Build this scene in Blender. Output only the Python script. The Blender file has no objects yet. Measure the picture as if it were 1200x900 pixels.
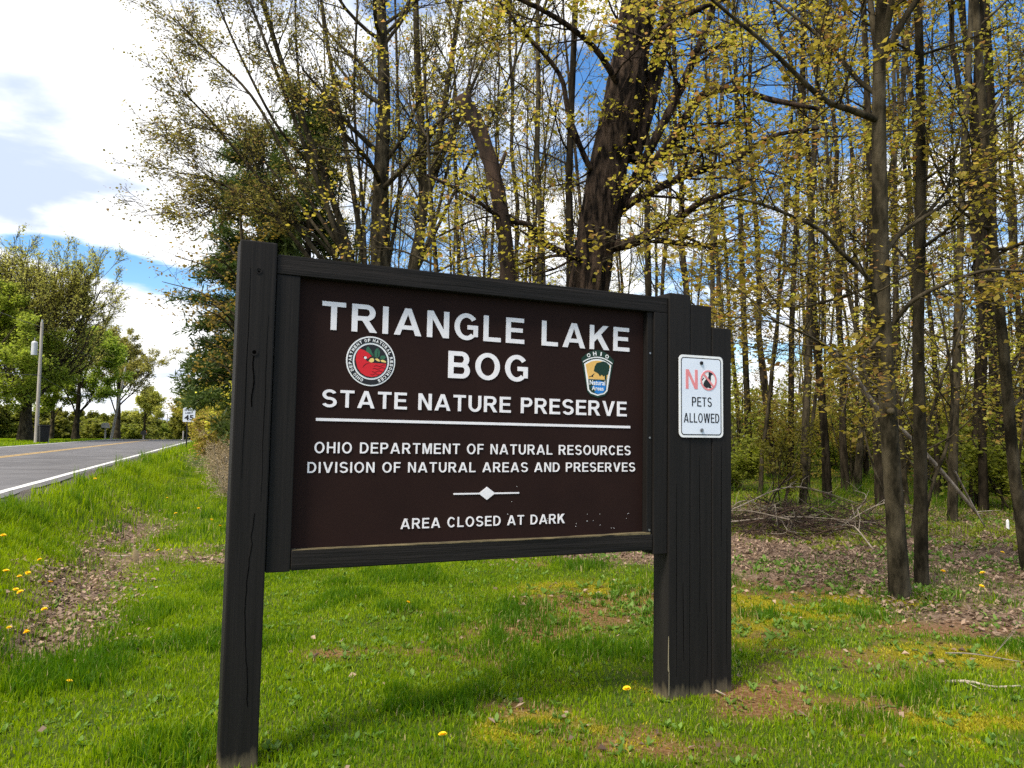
import bpy, bmesh, math, random
import numpy as np
from mathutils import Vector, Matrix
R = math.radians
random.seed(7)
scene = bpy.context.scene
col = scene.collection

# ------------------------------------------------------------------ camera
CAM_H, FPX, PITCH, ROLL = 1.41, 900.0, math.atan(59.0 / 900.0), 0.0115
_f = np.array([0, math.cos(PITCH), math.sin(PITCH)])
_r0 = np.array([1.0, 0, 0]); _u0 = np.cross(_r0, _f)
_r = math.cos(ROLL) * _r0 + math.sin(ROLL) * _u0
_u = -math.sin(ROLL) * _r0 + math.cos(ROLL) * _u0
CP = np.array([0, 0, CAM_H])
cd = bpy.data.cameras.new('camera'); cam = bpy.data.objects.new('camera', cd); col.objects.link(cam)
cd.sensor_fit = 'HORIZONTAL'; cd.sensor_width = 36.0; cd.lens = 36.0 * FPX / 1200.0
cd.clip_start = 0.05; cd.clip_end = 4000
cam.matrix_world = Matrix(((_r[0], _u[0], -_f[0], 0), (_r[1], _u[1], -_f[1], 0), (_r[2], _u[2], -_f[2], CAM_H), (0, 0, 0, 1)))
scene.camera = cam

def ray(px, py):
    return (px - 600) / FPX * _r - (py - 450) / FPX * _u + _f
def P(px, py, d):                       # a photo measurement turned into a world point at depth d
    return CP + ray(px, py) * d
def G0(px, py, z=0.0):
    q = ray(px, py); return CP + q * ((z - CAM_H) / q[2])

# ------------------------------------------------------------------ sky, sun, exposure
SUN_EL, SUN_AZ = R(55), R(-138)         # azimuth from +Y towards +X: sun high, behind the camera to the left
w = bpy.data.worlds.new("World"); scene.world = w; w.use_nodes = True
nt = w.node_tree; N = nt.nodes; L = nt.links; N.clear()
def nd(t, **k):
    n = N.new(t)
    for a, b in k.items(): setattr(n, a, b)
    return n
def mth(op, a, b=None, c=None, clamp=False):
    n = N.new('ShaderNodeMath'); n.operation = op; n.use_clamp = clamp
    for i, v in enumerate((a, b, c)):
        if v is None: continue
        if isinstance(v, (int, float)): n.inputs[i].default_value = v
        else: L.new(v, n.inputs[i])
    return n.outputs[0]
sky = nd('ShaderNodeTexSky', sky_type='NISHITA', sun_disc=False)
sky.sun_elevation = SUN_EL; sky.sun_rotation = SUN_AZ; sky.ozone_density = 4.0; sky.air_density = 1.0; sky.dust_density = 0.3
hs = nd('ShaderNodeHueSaturation'); hs.inputs['Saturation'].default_value = 1.2; hs.inputs['Value'].default_value = 1.15
L.new(sky.outputs[0], hs.inputs['Color'])
tc = nd('ShaderNodeTexCoord'); sep = nd('ShaderNodeSeparateXYZ'); L.new(tc.outputs['Generated'], sep.inputs[0])
sx, sy, sz = sep.outputs
den = mth('ADD', mth('MAXIMUM', sz, 0.0), 0.16)
cmb = nd('ShaderNodeCombineXYZ'); L.new(mth('DIVIDE', sx, den), cmb.inputs[0]); L.new(mth('DIVIDE', sy, den), cmb.inputs[1])
def noise(scale, detail, rough, off, dist=0.0):
    mp = nd('ShaderNodeMapping'); mp.inputs['Location'].default_value = off; L.new(cmb.outputs[0], mp.inputs[0])
    n = nd('ShaderNodeTexNoise'); n.inputs['Scale'].default_value = scale; n.inputs['Detail'].default_value = detail
    n.inputs['Roughness'].default_value = rough; n.inputs['Distortion'].default_value = dist
    L.new(mp.outputs[0], n.inputs['Vector']); return n.outputs['Fac']
n1 = noise(1.1, 9, 0.56, (3.1, 0.7, 0)); n2 = noise(1.7, 6, 0.5, (9.3, 4.4, 0), 0.4); n3 = noise(4.0, 6, 0.6, (1.3, 8.4, 0))
az = mth('ARCTAN2', sx, sy); el = mth('ARCSINE', sz)
def blob(a0, e0, wa, we, slope, amp):
    da = mth('SUBTRACT', az, a0); de = mth('SUBTRACT', mth('SUBTRACT', el, e0), mth('MULTIPLY', da, slope))
    q = mth('ADD', mth('POWER', mth('DIVIDE', da, wa), 2.0), mth('POWER', mth('DIVIDE', de, we), 2.0))
    return mth('MULTIPLY', mth('POWER', 2.718, mth('MULTIPLY', q, -1.0)), amp)
left = mth('MULTIPLY', mth('SUBTRACT', -0.20, az), 1.6, clamp=False)
left = mth('MINIMUM', mth('MAXIMUM', left, -0.03), 0.28)
cov = mth('ADD', n1, left)
cov = mth('SUBTRACT', cov, blob(-0.50, 0.187, 0.22, 0.028, -0.2, 0.42))
cov = mth('ADD', cov, blob(0.45, 0.12, 0.6, 0.16, 0.0, 0.10))
cov = mth('ADD', cov, mth('MULTIPLY', mth('SUBTRACT', n3, 0.5), 0.30))
mr = nd('ShaderNodeMapRange', interpolation_type='SMOOTHSTEP'); mr.inputs[1].default_value = 0.43; mr.inputs[2].default_value = 0.57
L.new(cov, mr.inputs[0])
gr = nd('ShaderNodeMapRange', interpolation_type='SMOOTHSTEP'); gr.inputs[1].default_value = 0.50; gr.inputs[2].default_value = 0.70
g2 = mth('ADD', mth('ADD', n2, mth('MULTIPLY', mth('SUBTRACT', n3, 0.5), 0.25)), mth('ADD', blob(-0.58, 0.36, 0.10, 0.035, 0.1, 0.22), blob(-0.57, 0.265, 0.09, 0.045, 0.25, 0.20)))
L.new(g2, gr.inputs[0])
cc = nd('ShaderNodeMix', data_type='RGBA'); cc.inputs[6].default_value = (7.6, 7.6, 7.6, 1); cc.inputs[7].default_value = (3.7, 4.3, 5.5, 1)
L.new(gr.outputs[0], cc.inputs[0])
mx = nd('ShaderNodeMix', data_type='RGBA'); L.new(mr.outputs[0], mx.inputs[0]); L.new(hs.outputs[0], mx.inputs[6]); L.new(cc.outputs[2], mx.inputs[7])
bg = nd('ShaderNodeBackground'); bg.inputs['Strength'].default_value = 0.1; L.new(mx.outputs[2], bg.inputs['Color'])
wo = nd('ShaderNodeOutputWorld'); L.new(bg.outputs[0], wo.inputs[0])
w.cycles.sampling_method = 'MANUAL'; w.cycles.sample_map_resolution = 512

sd = bpy.data.lights.new('sun', 'SUN'); sd.energy = 2.9; sd.angle = R(14); sd.color = (1.0, 0.91, 0.78)
so = bpy.data.objects.new('sun', sd); col.objects.link(so)
sv = Vector((math.sin(SUN_AZ) * math.cos(SUN_EL), math.cos(SUN_AZ) * math.cos(SUN_EL), math.sin(SUN_EL)))
so.rotation_euler = sv.to_track_quat('Z', 'Y').to_euler()
vs = scene.view_settings; vs.view_transform = 'Standard'; vs.look = 'None'; vs.exposure = 0.95; vs.gamma = 1.0; vs.use_curve_mapping = False
cy = scene.cycles; cy.max_bounces = 6; cy.diffuse_bounces = 3; cy.transmission_bounces = 3; cy.glossy_bounces = 2; cy.transparent_max_bounces = 4
cy.use_denoising = False; cy.caustics_reflective = False; cy.caustics_refractive = False

# ------------------------------------------------------------------ materials
MATS = {}
def new_mat(name):
    m = bpy.data.materials.new(name); m.use_nodes = True; t = m.node_tree; t.nodes.clear(); MATS[name] = m
    return m, t
def pm(name, c1, c2=None, rough=0.8, scale=(8, 8, 8), detail=5, bump=0.0, bscale=None, bdist=0.01, lo=0.35, hi=0.65, spec=0.3, metal=0.0, obj_rand=0.0, foot=False):
    """Principled material: two colours mixed by stretched noise, with bump"""
    m, t = new_mat(name); n = t.nodes; l = t.links
    o = n.new('ShaderNodeOutputMaterial'); b = n.new('ShaderNodeBsdfPrincipled'); l.new(b.outputs[0], o.inputs[0])
    b.inputs['Roughness'].default_value = rough; b.inputs['Specular IOR Level'].default_value = spec; b.inputs['Metallic'].default_value = metal
    b.inputs['Base Color'].default_value = (*c1, 1)
    tc = n.new('ShaderNodeTexCoord')
    def nz(s):
        mp = n.new('ShaderNodeMapping'); mp.inputs['Scale'].default_value = s; l.new(tc.outputs['Object'], mp.inputs[0])
        q = n.new('ShaderNodeTexNoise'); q.inputs['Scale'].default_value = 1.0; q.inputs['Detail'].default_value = detail; q.inputs['Roughness'].default_value = 0.6
        l.new(mp.outputs[0], q.inputs['Vector']); return q.outputs['Fac']
    f = nz(scale)
    if c2:
        r = n.new('ShaderNodeMapRange'); r.inputs[1].default_value = lo; r.inputs[2].default_value = hi; l.new(f, r.inputs[0])
        mi = n.new('ShaderNodeMix'); mi.data_type = 'RGBA'; mi.inputs[6].default_value = (*c1, 1); mi.inputs[7].default_value = (*c2, 1)
        l.new(r.outputs[0], mi.inputs[0]); out = mi.outputs[2]
        if obj_rand:
            oi = n.new('ShaderNodeObjectInfo'); h = n.new('ShaderNodeHueSaturation'); r2 = n.new('ShaderNodeMapRange')
            r2.inputs[3].default_value = 1 - obj_rand; r2.inputs[4].default_value = 1 + obj_rand
            l.new(oi.outputs['Random'], r2.inputs[0]); l.new(r2.outputs[0], h.inputs['Value']); l.new(out, h.inputs['Color']); out = h.outputs[0]
        if foot:      # paint worn off where the wood stands in the soil
            sp = n.new('ShaderNodeSeparateXYZ'); l.new(tc.outputs['Object'], sp.inputs[0]); ad = n.new('ShaderNodeMath'); ad.operation = 'MULTIPLY_ADD'; ad.inputs[1].default_value = -.16; l.new(nz((34, 34, 9)), ad.inputs[0]); l.new(sp.outputs[2], ad.inputs[2])
            r4 = n.new('ShaderNodeMapRange'); r4.inputs[1].default_value = -.005; r4.inputs[2].default_value = -.09; l.new(ad.outputs[0], r4.inputs[0])
            m4 = n.new('ShaderNodeMix'); m4.data_type = 'RGBA'; m4.inputs[7].default_value = (.13, .105, .065, 1); l.new(r4.outputs[0], m4.inputs[0]); l.new(out, m4.inputs[6]); out = m4.outputs[2]
        l.new(out, b.inputs['Base Color'])
    if bump:
        bp = n.new('ShaderNodeBump'); bp.inputs['Strength'].default_value = bump; bp.inputs['Distance'].default_value = bdist
        l.new(nz(bscale) if bscale else f, bp.inputs['Height']); l.new(bp.outputs[0], b.inputs['Normal'])
    return m
def leaf_mat(name, ca, cb, trans=0.5, attr=None, obj_rand=0.12, rough=0.6, cc=None):
    """thin leaves: diffuse + translucent, colour varied leaf by leaf"""
    m, t = new_mat(name); n = t.nodes; l = t.links
    o = n.new('ShaderNodeOutputMaterial')
    if attr:
        src = n.new('ShaderNodeAttribute'); src.attribute_name = attr; fac = src.outputs['Fac']
    else:
        src = n.new('ShaderNodeNewGeometry'); fac = src.outputs['Random Per Island']
    ramp = n.new('ShaderNodeValToRGB'); e = ramp.color_ramp.elements
    e[0].color = (*ca, 1); e[1].color = (*cb, 1); l.new(fac, ramp.inputs[0])
    if cc: e[1].position = .80; q = e.new(.92); q.color = (*cc, 1)
    colr = ramp.outputs[0]
    if obj_rand:
        oi = n.new('ShaderNodeObjectInfo'); h = n.new('ShaderNodeHueSaturation'); r2 = n.new('ShaderNodeMapRange')
        r2.inputs[3].default_value = 1 - obj_rand * 2; r2.inputs[4].default_value = 1 + obj_rand * 2; l.new(oi.outputs['Random'], r2.inputs[0]); l.new(r2.outputs[0], h.inputs['Value'])
        r3 = n.new('ShaderNodeMapRange'); r3.inputs[3].default_value = 0.5 - obj_rand * 0.12; r3.inputs[4].default_value = 0.5 + obj_rand * 0.12; l.new(oi.outputs['Random'], r3.inputs[0]); l.new(r3.outputs[0], h.inputs['Hue'])
        l.new(colr, h.inputs['Color']); colr = h.outputs[0]
    d = n.new('ShaderNodeBsdfPrincipled'); d.inputs['Roughness'].default_value = rough; d.inputs['Specular IOR Level'].default_value = 0.25
    tr = n.new('ShaderNodeBsdfTranslucent'); l.new(colr, d.inputs['Base Color'])
    g = n.new('ShaderNodeHueSaturation'); g.inputs['Value'].default_value = 1.5; g.inputs['Saturation'].default_value = 1.05; l.new(colr, g.inputs['Color']); l.new(g.outputs[0], tr.inputs['Color'])
    ms = n.new('ShaderNodeMixShader'); ms.inputs[0].default_value = trans; l.new(d.outputs[0], ms.inputs[1]); l.new(tr.outputs[0], ms.inputs[2]); l.new(ms.outputs[0], o.inputs[0])
    return m

pm('bark_maple', (.008, .006, .005), (.080, .055, .040), .95, (13, 13, 3.4), 7, 1.0, (13, 13, 3.4), .08, lo=.42, hi=.62, spec=.1)
pm('bark_grey', (.015, .0125, .0075), (.082, .067, .043), .95, (9, 9, 3.2), 6, .5, (24, 24, 8), .03, lo=.38, hi=.64, spec=.08, obj_rand=.25)
pm('bark_dark', (.010, .008, .005), (.050, .039, .026), .95, (10, 10, 2.5), 6, .5, (20, 20, 4), .03, lo=.38, hi=.64, spec=.08, obj_rand=.25)
pm('bark_dead', (.010, .007, .005), (.070, .042, .028), .9, (6, 6, 1.2), 6, .7, (12, 12, 1.5), .03)
pm('dead_wood', (.13, .105, .08), (.34, .29, .235), .9, (9, 9, 3), 5, .4, None, .01, obj_rand=.35)
leaf_mat('leaf_maple', (.17, .145, .014), (.42, .35, .07), .58, cc=(.30, .17, .06))
leaf_mat('leaf_woods', (.16, .14, .016), (.40, .345, .07), .58, obj_rand=.22, cc=(.30, .17, .06))
leaf_mat('leaf_olive', (.15, .145, .026), (.33, .315, .075), .55, cc=(.28, .20, .08))
leaf_mat('leaf_bud', (.15, .105, .022), (.31, .215, .05), .45)
leaf_mat('leaf_green', (.12, .14, .016), (.27, .28, .04), .5, obj_rand=.25)
leaf_mat('needles', (.030, .052, .010), (.085, .115, .022), .3)
leaf_mat('leaf_lawn_tree', (.28, .285, .05), (.50, .48, .13), .45)
leaf_mat('leaf_lime', (.20, .28, .03), (.42, .48, .08), .5)
leaf_mat('leaf_far', (.13, .16, .02), (.30, .31, .05), .45)
leaf_mat('grass_blade', (.060, .150, .002), (.36, .47, .006), .48, attr='tint', obj_rand=0, cc=(.50, .42, .19))
leaf_mat('dead_leaf', (.055, .033, .022), (.44, .315, .225), .2, obj_rand=0)
leaf_mat('moss_tuft', (.14, .14, .006), (.46, .38, .02), .3, attr='tint', obj_rand=0)
leaf_mat('weed_leaf', (.07, .15, .018), (.20, .32, .06), .4, obj_rand=0)
leaf_mat('dry_brush', (.20, .15, .085), (.45, .36, .22), .3, obj_rand=0)
pm('painted_post', (.0068, .0058, .0052), (.0118, .0100, .0092), .7, (30, 30, 1.2), 6, .35, (60, 60, 1.5), .008, spec=.22, foot=True)
pm('painted_rail', (.0045, .0040, .0036), (.0160, .0130, .0115), .7, (1.2, 30, 30), 6, .6, (1.6, 40, 60), .01, spec=.22)
pm('panel_brown', (.0150, .0058, .0046), (.0195, .0078, .0060), .75, (3, 3, 3), 6, .05, (40, 40, 40), .002, spec=.16)
pm('white_letter', (.78, .76, .79), (.87, .85, .88), .5, (25, 25, 25), 4, .1, None, .002)
pm('sign_white', (.70, .76, .88), (.76, .82, .92), .35, (4, 4, 4), 4, spec=.5)
pm('sign_rim', (.86, .87, .88), (.78, .79, .80), .4, (20, 20, 20), 3)
pm('black_paint', (.012, .012, .016), (.018, .018, .022), .5)
pm('crack_dark', (.0015, .0013, .0012), (.003, .0026, .0024), 1.0, spec=0.0)
pm('faded_red', (.75, .23, .25), (.80, .30, .31), .45, (14, 14, 14))
pm('emblem_red', (.60, .012, .022), (.68, .02, .03), .45)
pm('emblem_line', (.16, .004, .010), None, .5)
pm('emblem_green', (.035, .13, .075), None, .5)
pm('emblem_yellow', (.80, .62, .20), None, .5)
pm('badge_green', (.008, .035, .022), None, .5)
pm('badge_gold', (.78, .47, .13), None, .5)
pm('badge_blue', (.02, .20, .58), None, .5)
pm('bolt_steel', (.25, .25, .26), None, .35, metal=.8)
pm('weathered_end', (.19, .165, .10), (.30, .26, .18), .9, (25, 25, 4), 5, .5, None, .01)
pm('lit_tan_edge', (.012, .011, .008), (.20, .16, .08), .95, (9, 60, 60), 5, .5, None, .01)  # patchy tan; light on the rail top put into the colour
pm('pole_wood', (.30, .27, .235), (.42, .385, .34), .85, (4, 4, .6), 4)
pm('galvanised', (.50, .51, .53), (.60, .61, .63), .4, (6, 6, 6), metal=.3)
pm('black_plastic', (.012, .012, .014), (.02, .02, .022), .4)
pm('mailbox_grey', (.22, .22, .22), (.30, .30, .29), .5)
pm('orange_sign', (.85, .25, .02), None, .45)
pm('car_white', (.80, .81, .82), None, .25, spec=.6)
pm('car_glass', (.02, .025, .03), None, .1, spec=.6)
pm('rubber', (.02, .02, .02), None, .8)
pm('dandelion_yellow', (.85, .55, .01), (.95, .68, .02), .7, (200, 200, 200))
pm('stem_green', (.10, .18, .03), (.16, .22, .05), .7)
pm('paint_white', (.70, .70, .68), (.50, .50, .49), .7, (3, 3, 3), 6, lo=.45, hi=.75)
pm('paint_yellow', (.60, .38, .10), (.36, .26, .12), .7, (3, 3, 3), 6, lo=.45, hi=.75)
pm('asphalt', (.085, .083, .088), (.145, .142, .148), .9, (.9, .9, .9), 8, .3, (120, 120, 120), .01)
pm('gravel', (.035, .031, .028), (.20, .175, .15), .95, (28, 28, 28), 8, .8, (60, 60, 60), .03)

# ------------------------------------------------------------------ mesh helpers
def mesh_np(name, V, Q=None, T=None, mats=(), parent=None, smooth=True, attrs=None, link=True):
    V = np.asarray(V, dtype=np.float32); me = bpy.data.meshes.new(name)
    nq = 0 if Q is None else len(Q); ntr = 0 if T is None else len(T)
    me.vertices.add(len(V)); me.vertices.foreach_set('co', V.ravel())
    idx = []; 
    if nq: idx.append(np.asarray(Q, dtype=np.int32).ravel())
    if ntr: idx.append(np.asarray(T, dtype=np.int32).ravel())
    idx = np.concatenate(idx); me.loops.add(len(idx)); me.loops.foreach_set('vertex_index', idx)
    st = np.concatenate([np.arange(nq, dtype=np.int32) * 4, nq * 4 + np.arange(ntr, dtype=np.int32) * 3])
    me.polygons.add(nq + ntr); me.polygons.foreach_set('loop_start', st)
    if smooth: me.polygons.foreach_set('use_smooth', np.ones(nq + ntr, dtype=bool))
    if attrs:
        for k, a in attrs.items():
            at = me.attributes.new(k, 'FLOAT', 'POINT'); at.data.foreach_set('value', np.asarray(a, dtype=np.float32))
    me.update(calc_edges=True)
    for m in mats: me.materials.append(MATS[m])
    o = bpy.data.objects.new(name, me)
    if link: col.objects.link(o)
    if parent: o.parent = parent
    return o
def tag(o, label=None, cat=None, group=None, kind=None):
    if label: o['label'] = label
    if cat: o['category'] = cat
    if group: o['group'] = group
    if kind: o['kind'] = kind
    return o
def thing(name, label, cat, loc=(0, 0, 0), rotz=0.0, group=None):
    o = bpy.data.objects.new(name, None); o.empty_display_size = .2; col.objects.link(o); o.location = loc; o.rotation_euler = (0, 0, rotz)
    return tag(o, label, cat, group)
def copy_tree(o, parent=None):
    c = o.copy(); col.objects.link(c)
    if parent: c.parent = parent
    for ch in KIDS.get(o.name, []):
        copy_tree(ch, c)
    return c
KIDS = {}
def kid(p, c): KIDS.setdefault(p.name, []).append(c); return c

class Geo:
    """tubes gathered into one mesh"""
    def __init__(s): s.V = []; s.Q = []; s.n = 0
    def tube(s, pts, rad, k=6, cap=True, jitter=0.0, rng=None, ridge=0.0):
        pts = np.asarray(pts, float); rad = np.asarray(rad, float); m = len(pts)
        tn = np.empty_like(pts); tn[1:-1] = pts[2:] - pts[:-2]; tn[0] = pts[1] - pts[0]; tn[-1] = pts[-1] - pts[-2]
        tn /= np.linalg.norm(tn, axis=1)[:, None] + 1e-9
        ref = np.array([.31, .95, .05]) if abs(tn[:, 2]).mean() > .5 else np.array([.05, .1, .99])
        a = np.cross(tn, ref); a /= np.linalg.norm(a, axis=1)[:, None] + 1e-9; b = np.cross(tn, a)
        th = np.arange(k) * 2 * math.pi / k
        rr = rad[:, None] * (1 + (rng.normal(0, jitter, (m, k)) if jitter else 0))
        if ridge:
            w_ = np.abs(np.sin(np.arange(k) * 2.3 + rng.uniform(0, 6, k))) - .5; w2_ = np.cumsum(rng.normal(0, .35, (m, k)), 0); rr = rr * (1 + ridge * (w_[None] + .5 * np.sin(w2_)))
        v = pts[:, None] + rr[..., None] * (np.cos(th)[None, :, None] * a[:, None] + np.sin(th)[None, :, None] * b[:, None])
        s.V.append(v.reshape(-1, 3)); i = np.arange(m - 1)[:, None] * k; j = np.arange(k)[None]; j2 = (j + 1) % k
        q = np.stack([i + j, i + j2, i + k + j2, i + k + j], -1).reshape(-1, 4) + s.n
        s.Q.append(q); s.n += m * k
        if cap:
            s.V.append(pts[-1:] + tn[-1:] * rad[-1] * .3); c = s.n; s.n += 1
            e = c - k + np.arange(k); s.Q.append(np.stack([e, np.roll(e, -1), np.full(k, c), np.full(k, c)], -1))
    def arrays(s):
        V = np.concatenate(s.V); Q = np.concatenate(s.Q); d = Q[:, 2] == Q[:, 3]
        return V, Q[~d], Q[d][:, :3]
def unit(v): return v / (np.linalg.norm(v) + 1e-9)
def rot_off(d, ang, rng):
    t = unit(np.cross(d, rng.normal(size=3))); return unit(d * math.cos(ang) + t * math.sin(ang))
def smooth_path(pts, rad, n):
    """Catmull-Rom through measured points"""
    p = np.asarray(pts, float); p = np.vstack([2 * p[0] - p[1], p, 2 * p[-1] - p[-2]]); m = len(pts) - 1
    t = np.linspace(0, m - 1e-6, n); i = t.astype(int); f = (t - i)[:, None]
    a, b, c, d = p[i], p[i + 1], p[i + 2], p[i + 3]
    q = .5 * (2 * b + (c - a) * f + (2 * a - 5 * b + 4 * c - d) * f ** 2 + (3 * b - a - 3 * c + d) * f ** 3)
    return q, np.interp(t, np.arange(m + 1), rad)

def grow(g, nodes, p, d, Ln, r, lv, S, rng):
    ns = max(3, min(9, int(Ln / S['seg']) + 2)); step = Ln / ns
    pts = [p]; d = unit(d)
    for _ in range(ns):
        d = unit(d + rng.normal(0, S['curl'], 3) + np.array([0, 0, S['up'][lv]])); pts.append(pts[-1] + d * step)
    pts = np.array(pts); rad = np.linspace(r, max(r * S.get('tip', .35), S['rmin']), ns + 1)
    g.tube(pts, rad, 3 if lv == 0 else (4 if lv == 1 else 6), cap=False)
    if lv > 0:
        n = int(round(S['n'][lv] * rng.uniform(.75, 1.25)))
        for _ in range(n):
            t = rng.uniform(S['t0'], 1.0); x = t * ns; i = min(int(x), ns - 1); q = pts[i] + (pts[i + 1] - pts[i]) * (x - i)
            cd_ = rot_off(unit(pts[i + 1] - pts[i]), R(rng.uniform(*S['ang'])), rng); cd_[2] *= S['flat'][lv]; cd_ = unit(cd_)
            grow(g, nodes, q, cd_, Ln * S['ratio'] * rng.uniform(.6, 1.15) * (1.15 - .5 * t), max(np.interp(t, [0, 1], [rad[0], rad[-1]]) * .55, S['rmin']), lv - 1, S, rng)
    if lv <= S.get('leaflv', 0):
        k = S['nodes']; ts = np.linspace(1 - .28 * (k - 1), 1, k) * ns
        for x in ts:
            i = min(int(x), ns - 1); nodes.append(pts[i] + (pts[i + 1] - pts[i]) * (x - i))
def leaf_quads(nodes, per, size, spread, rng, droop=.3, width=.45, flat=.6):
    n = np.repeat(np.asarray(nodes), per, axis=0); m = len(n); n = n + rng.normal(0, spread, (m, 3))
    a = rng.normal(size=(m, 3)); a[:, 2] = a[:, 2] * (1 - flat) - droop; a /= np.linalg.norm(a, axis=1)[:, None]
    b = np.cross(a, rng.normal(size=(m, 3)) * (1 - flat) + np.array([0, 0, flat * 1.5])); b /= np.linalg.norm(b, axis=1)[:, None] + 1e-6
    c = np.cross(a, b); Ls = size * rng.uniform(.35, 1.5, (m, 1))
    fold = rng.uniform(-.05, .22, (m, 1))
    v = np.stack([n, n + a * Ls * .5 + b * Ls * width + c * Ls * fold, n + a * Ls, n + a * Ls * .5 - b * Ls * width + c * Ls * fold], 1).reshape(-1, 3)
    q = np.arange(m * 4).reshape(-1, 4); return v, q

# value noise for masks
_rg = np.random.default_rng(5); _tab = _rg.random((256, 256))
def vnoise(x, y, s):
    x = np.asarray(x) / s + 100.3; y = np.asarray(y) / s + 57.7; i = np.floor(x).astype(int); j = np.floor(y).astype(int); fx = x - i; fy = y - j
    fx = fx * fx * (3 - 2 * fx); fy = fy * fy * (3 - 2 * fy); a = _tab[i % 256, j % 256]; b = _tab[(i + 1) % 256, j % 256]; c = _tab[i % 256, (j + 1) % 256]; d = _tab[(i + 1) % 256, (j + 1) % 256]
    return (a * (1 - fx) + b * fx) * (1 - fy) + (c * (1 - fx) + d * fx) * fy
def fb(x, y, s): return .5 * vnoise(x, y, s) + .3 * vnoise(x + 7, y, s / 2.1) + .2 * vnoise(x, y + 9, s / 4.3)
def sm(a, b, x): t = np.clip((x - a) / (b - a), 0, 1); return t * t * (3 - 2 * t)

# ------------------------------------------------------------------ terrain and road
RA = R(20.3); RD = np.array([-math.sin(RA), math.cos(RA)]); RN = np.array([math.cos(RA), math.sin(RA)])
ROAD_Z = CAM_H - .80
def st(x, y): return x * RN[0] + y * RN[1], x * RD[0] + y * RD[1]
def xy(s, t): return s * RN[0] + t * RD[0], s * RN[1] + t * RD[1]
def drop(t): return -.0011 * np.clip(t - 72, 0, 60) ** 2 - .132 * np.clip(t - 132, 0, 1e9) * .0 
S_WHITE, S_MID, S_FAR, E_R, E_L = -2.64, -5.9, -9.05, -2.42, -9.3
def zroad(t): return ROAD_Z + drop(t)
def zt(x, y):
    x = np.asarray(x, float); y = np.asarray(y, float); s, t = st(x, y)
    pr = np.interp(s, [-60, -14, -9.9, -9.35, -2.44, -1.95, -1.15, -.5, .6, 60], [.50, .52, .56, ROAD_Z - .012, ROAD_Z - .012, .42, .0, .02, .0, .0])
    z = pr + drop(t)
    bump = (fb(x, y, 2.2) - .5) * .10 + (vnoise(x, y, .5) - .5) * .025
    near = sm(0.0, .7, np.hypot(x - .85, y - 4.19) - .25)
    z = z + bump * np.clip(sm(-2.3, -1.6, s) + sm(-9.8, -11, s), 0, 1) * near
    z = z + sm(14, 30, y) * sm(2, 9, s) * .15
    return z
def G(px, py, it=6):
    z = 0.0
    for _ in range(it):
        q = G0(px, py, z); z = float(zt(q[0], q[1]))
    return np.array([q[0], q[1], z])
# masks ------------------------------------------------------------
def m_litter(x, y):
    s, t = st(x, y); n = (fb(x, y, 1.3) - .5)
    edge = np.interp(x, [-1.0, -.4, 1.2, 2.6, 3.8, 8], [14.0, 8.9, 8.3, 6.9, 5.9, 5.0])
    a = sm(-.6, 1.0, y - edge + n * 3.0) * sm(17.5, 12.5, y + n * 4) * sm(2.0, 2.9, s + n) * (.55 + .45 * sm(.33, .5, fb(x + 9, y + 2, 1.1)))
    ditch = np.exp(-((s + 1.12 + n * .5) / .36) ** 2) * sm(5.0, 5.9, t) * sm(16, 11, t) * 1.15
    strip = np.exp(-((t - 9.4 - n * 1.6 - .10 * s) / .42) ** 2) * sm(-1.6, -1.0, s) * sm(2.2, 1.0, s)
    return np.clip(a + ditch * sm(.30, .55, fb(x + 3, y, .8) + .18) + strip, 0, 1)
def m_moss(x, y):
    q = np.zeros_like(np.asarray(x, float))
    for (px, py, rx, ry) in MOSS: q = np.maximum(q, np.exp(-(((x - px) / rx) ** 2 + ((y - py) / ry) ** 2)))
    return np.clip(q * 1.9 * sm(.34, .58, fb(x, y, .28)), 0, .95)
def m_soil(x, y):
    q = np.zeros_like(np.asarray(x, float))
    for (px, py, rx, ry) in SOIL: q = np.maximum(q, np.exp(-(((x - px) / rx) ** 2 + ((y - py) / ry) ** 2)))
    return np.clip(q * 1.5 * sm(.2, .55, fb(x + 11, y, .4)) + .75 * sm(.54, .68, fb(x + 31, y + 5, .7)) * sm(.4, 2.2, st(x, y)[0]), 0, 1)
def spot(px, py, rx, ry): q = G0(px, py); return (q[0], q[1], rx, ry)
MOSS = [spot(900, 700, .45, .40), spot(935, 722, .40, .30), spot(1010, 705, .5, .25), spot(870, 740, .3, .25), spot(690, 690, .5, .35), spot(650, 860, .32, .18), spot(1120, 850, .4, .2), spot(735, 810, .25, .12), spot(1110, 770, .35, .2)]
SOIL = [spot(600, 838, .30, .16), spot(385, 770, .16, .10), spot(880, 830, .35, .16), spot(720, 700, .7, .5), spot(930, 690, .7, .5), spot(1010, 830, .25, .15), spot(860, 812, .3, .14), spot(640, 745, .3, .15), spot(1100, 735, .8, .3), spot(270, 893, .18, .10), spot(470, 765, .4, .1), spot(800, 880, .3, .12)]
def axis(a, b, fine0, fine1, h, gmax):
    v = [fine0]
    st_ = h
    while v[-1] < fine1: v.append(v[-1] + h)
    st_ = h; up = v[-1]
    hi = []
    while up < b: st_ = min(st_ * 1.12, gmax); up += st_; hi.append(up)
    lo = []; dn = fine0; st_ = h
    while dn > a: st_ = min(st_ * 1.12, gmax); dn -= st_; lo.append(dn)
    return np.array(lo[::-1] + v + hi)
ax = axis(-700, 700, -6, 8, .085, 30); ay = axis(-60, 1100, 1.5, 15, .085, 30)
X, Y = np.meshgrid(ax, ay); Xf, Yf = X.ravel(), Y.ravel()
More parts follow.
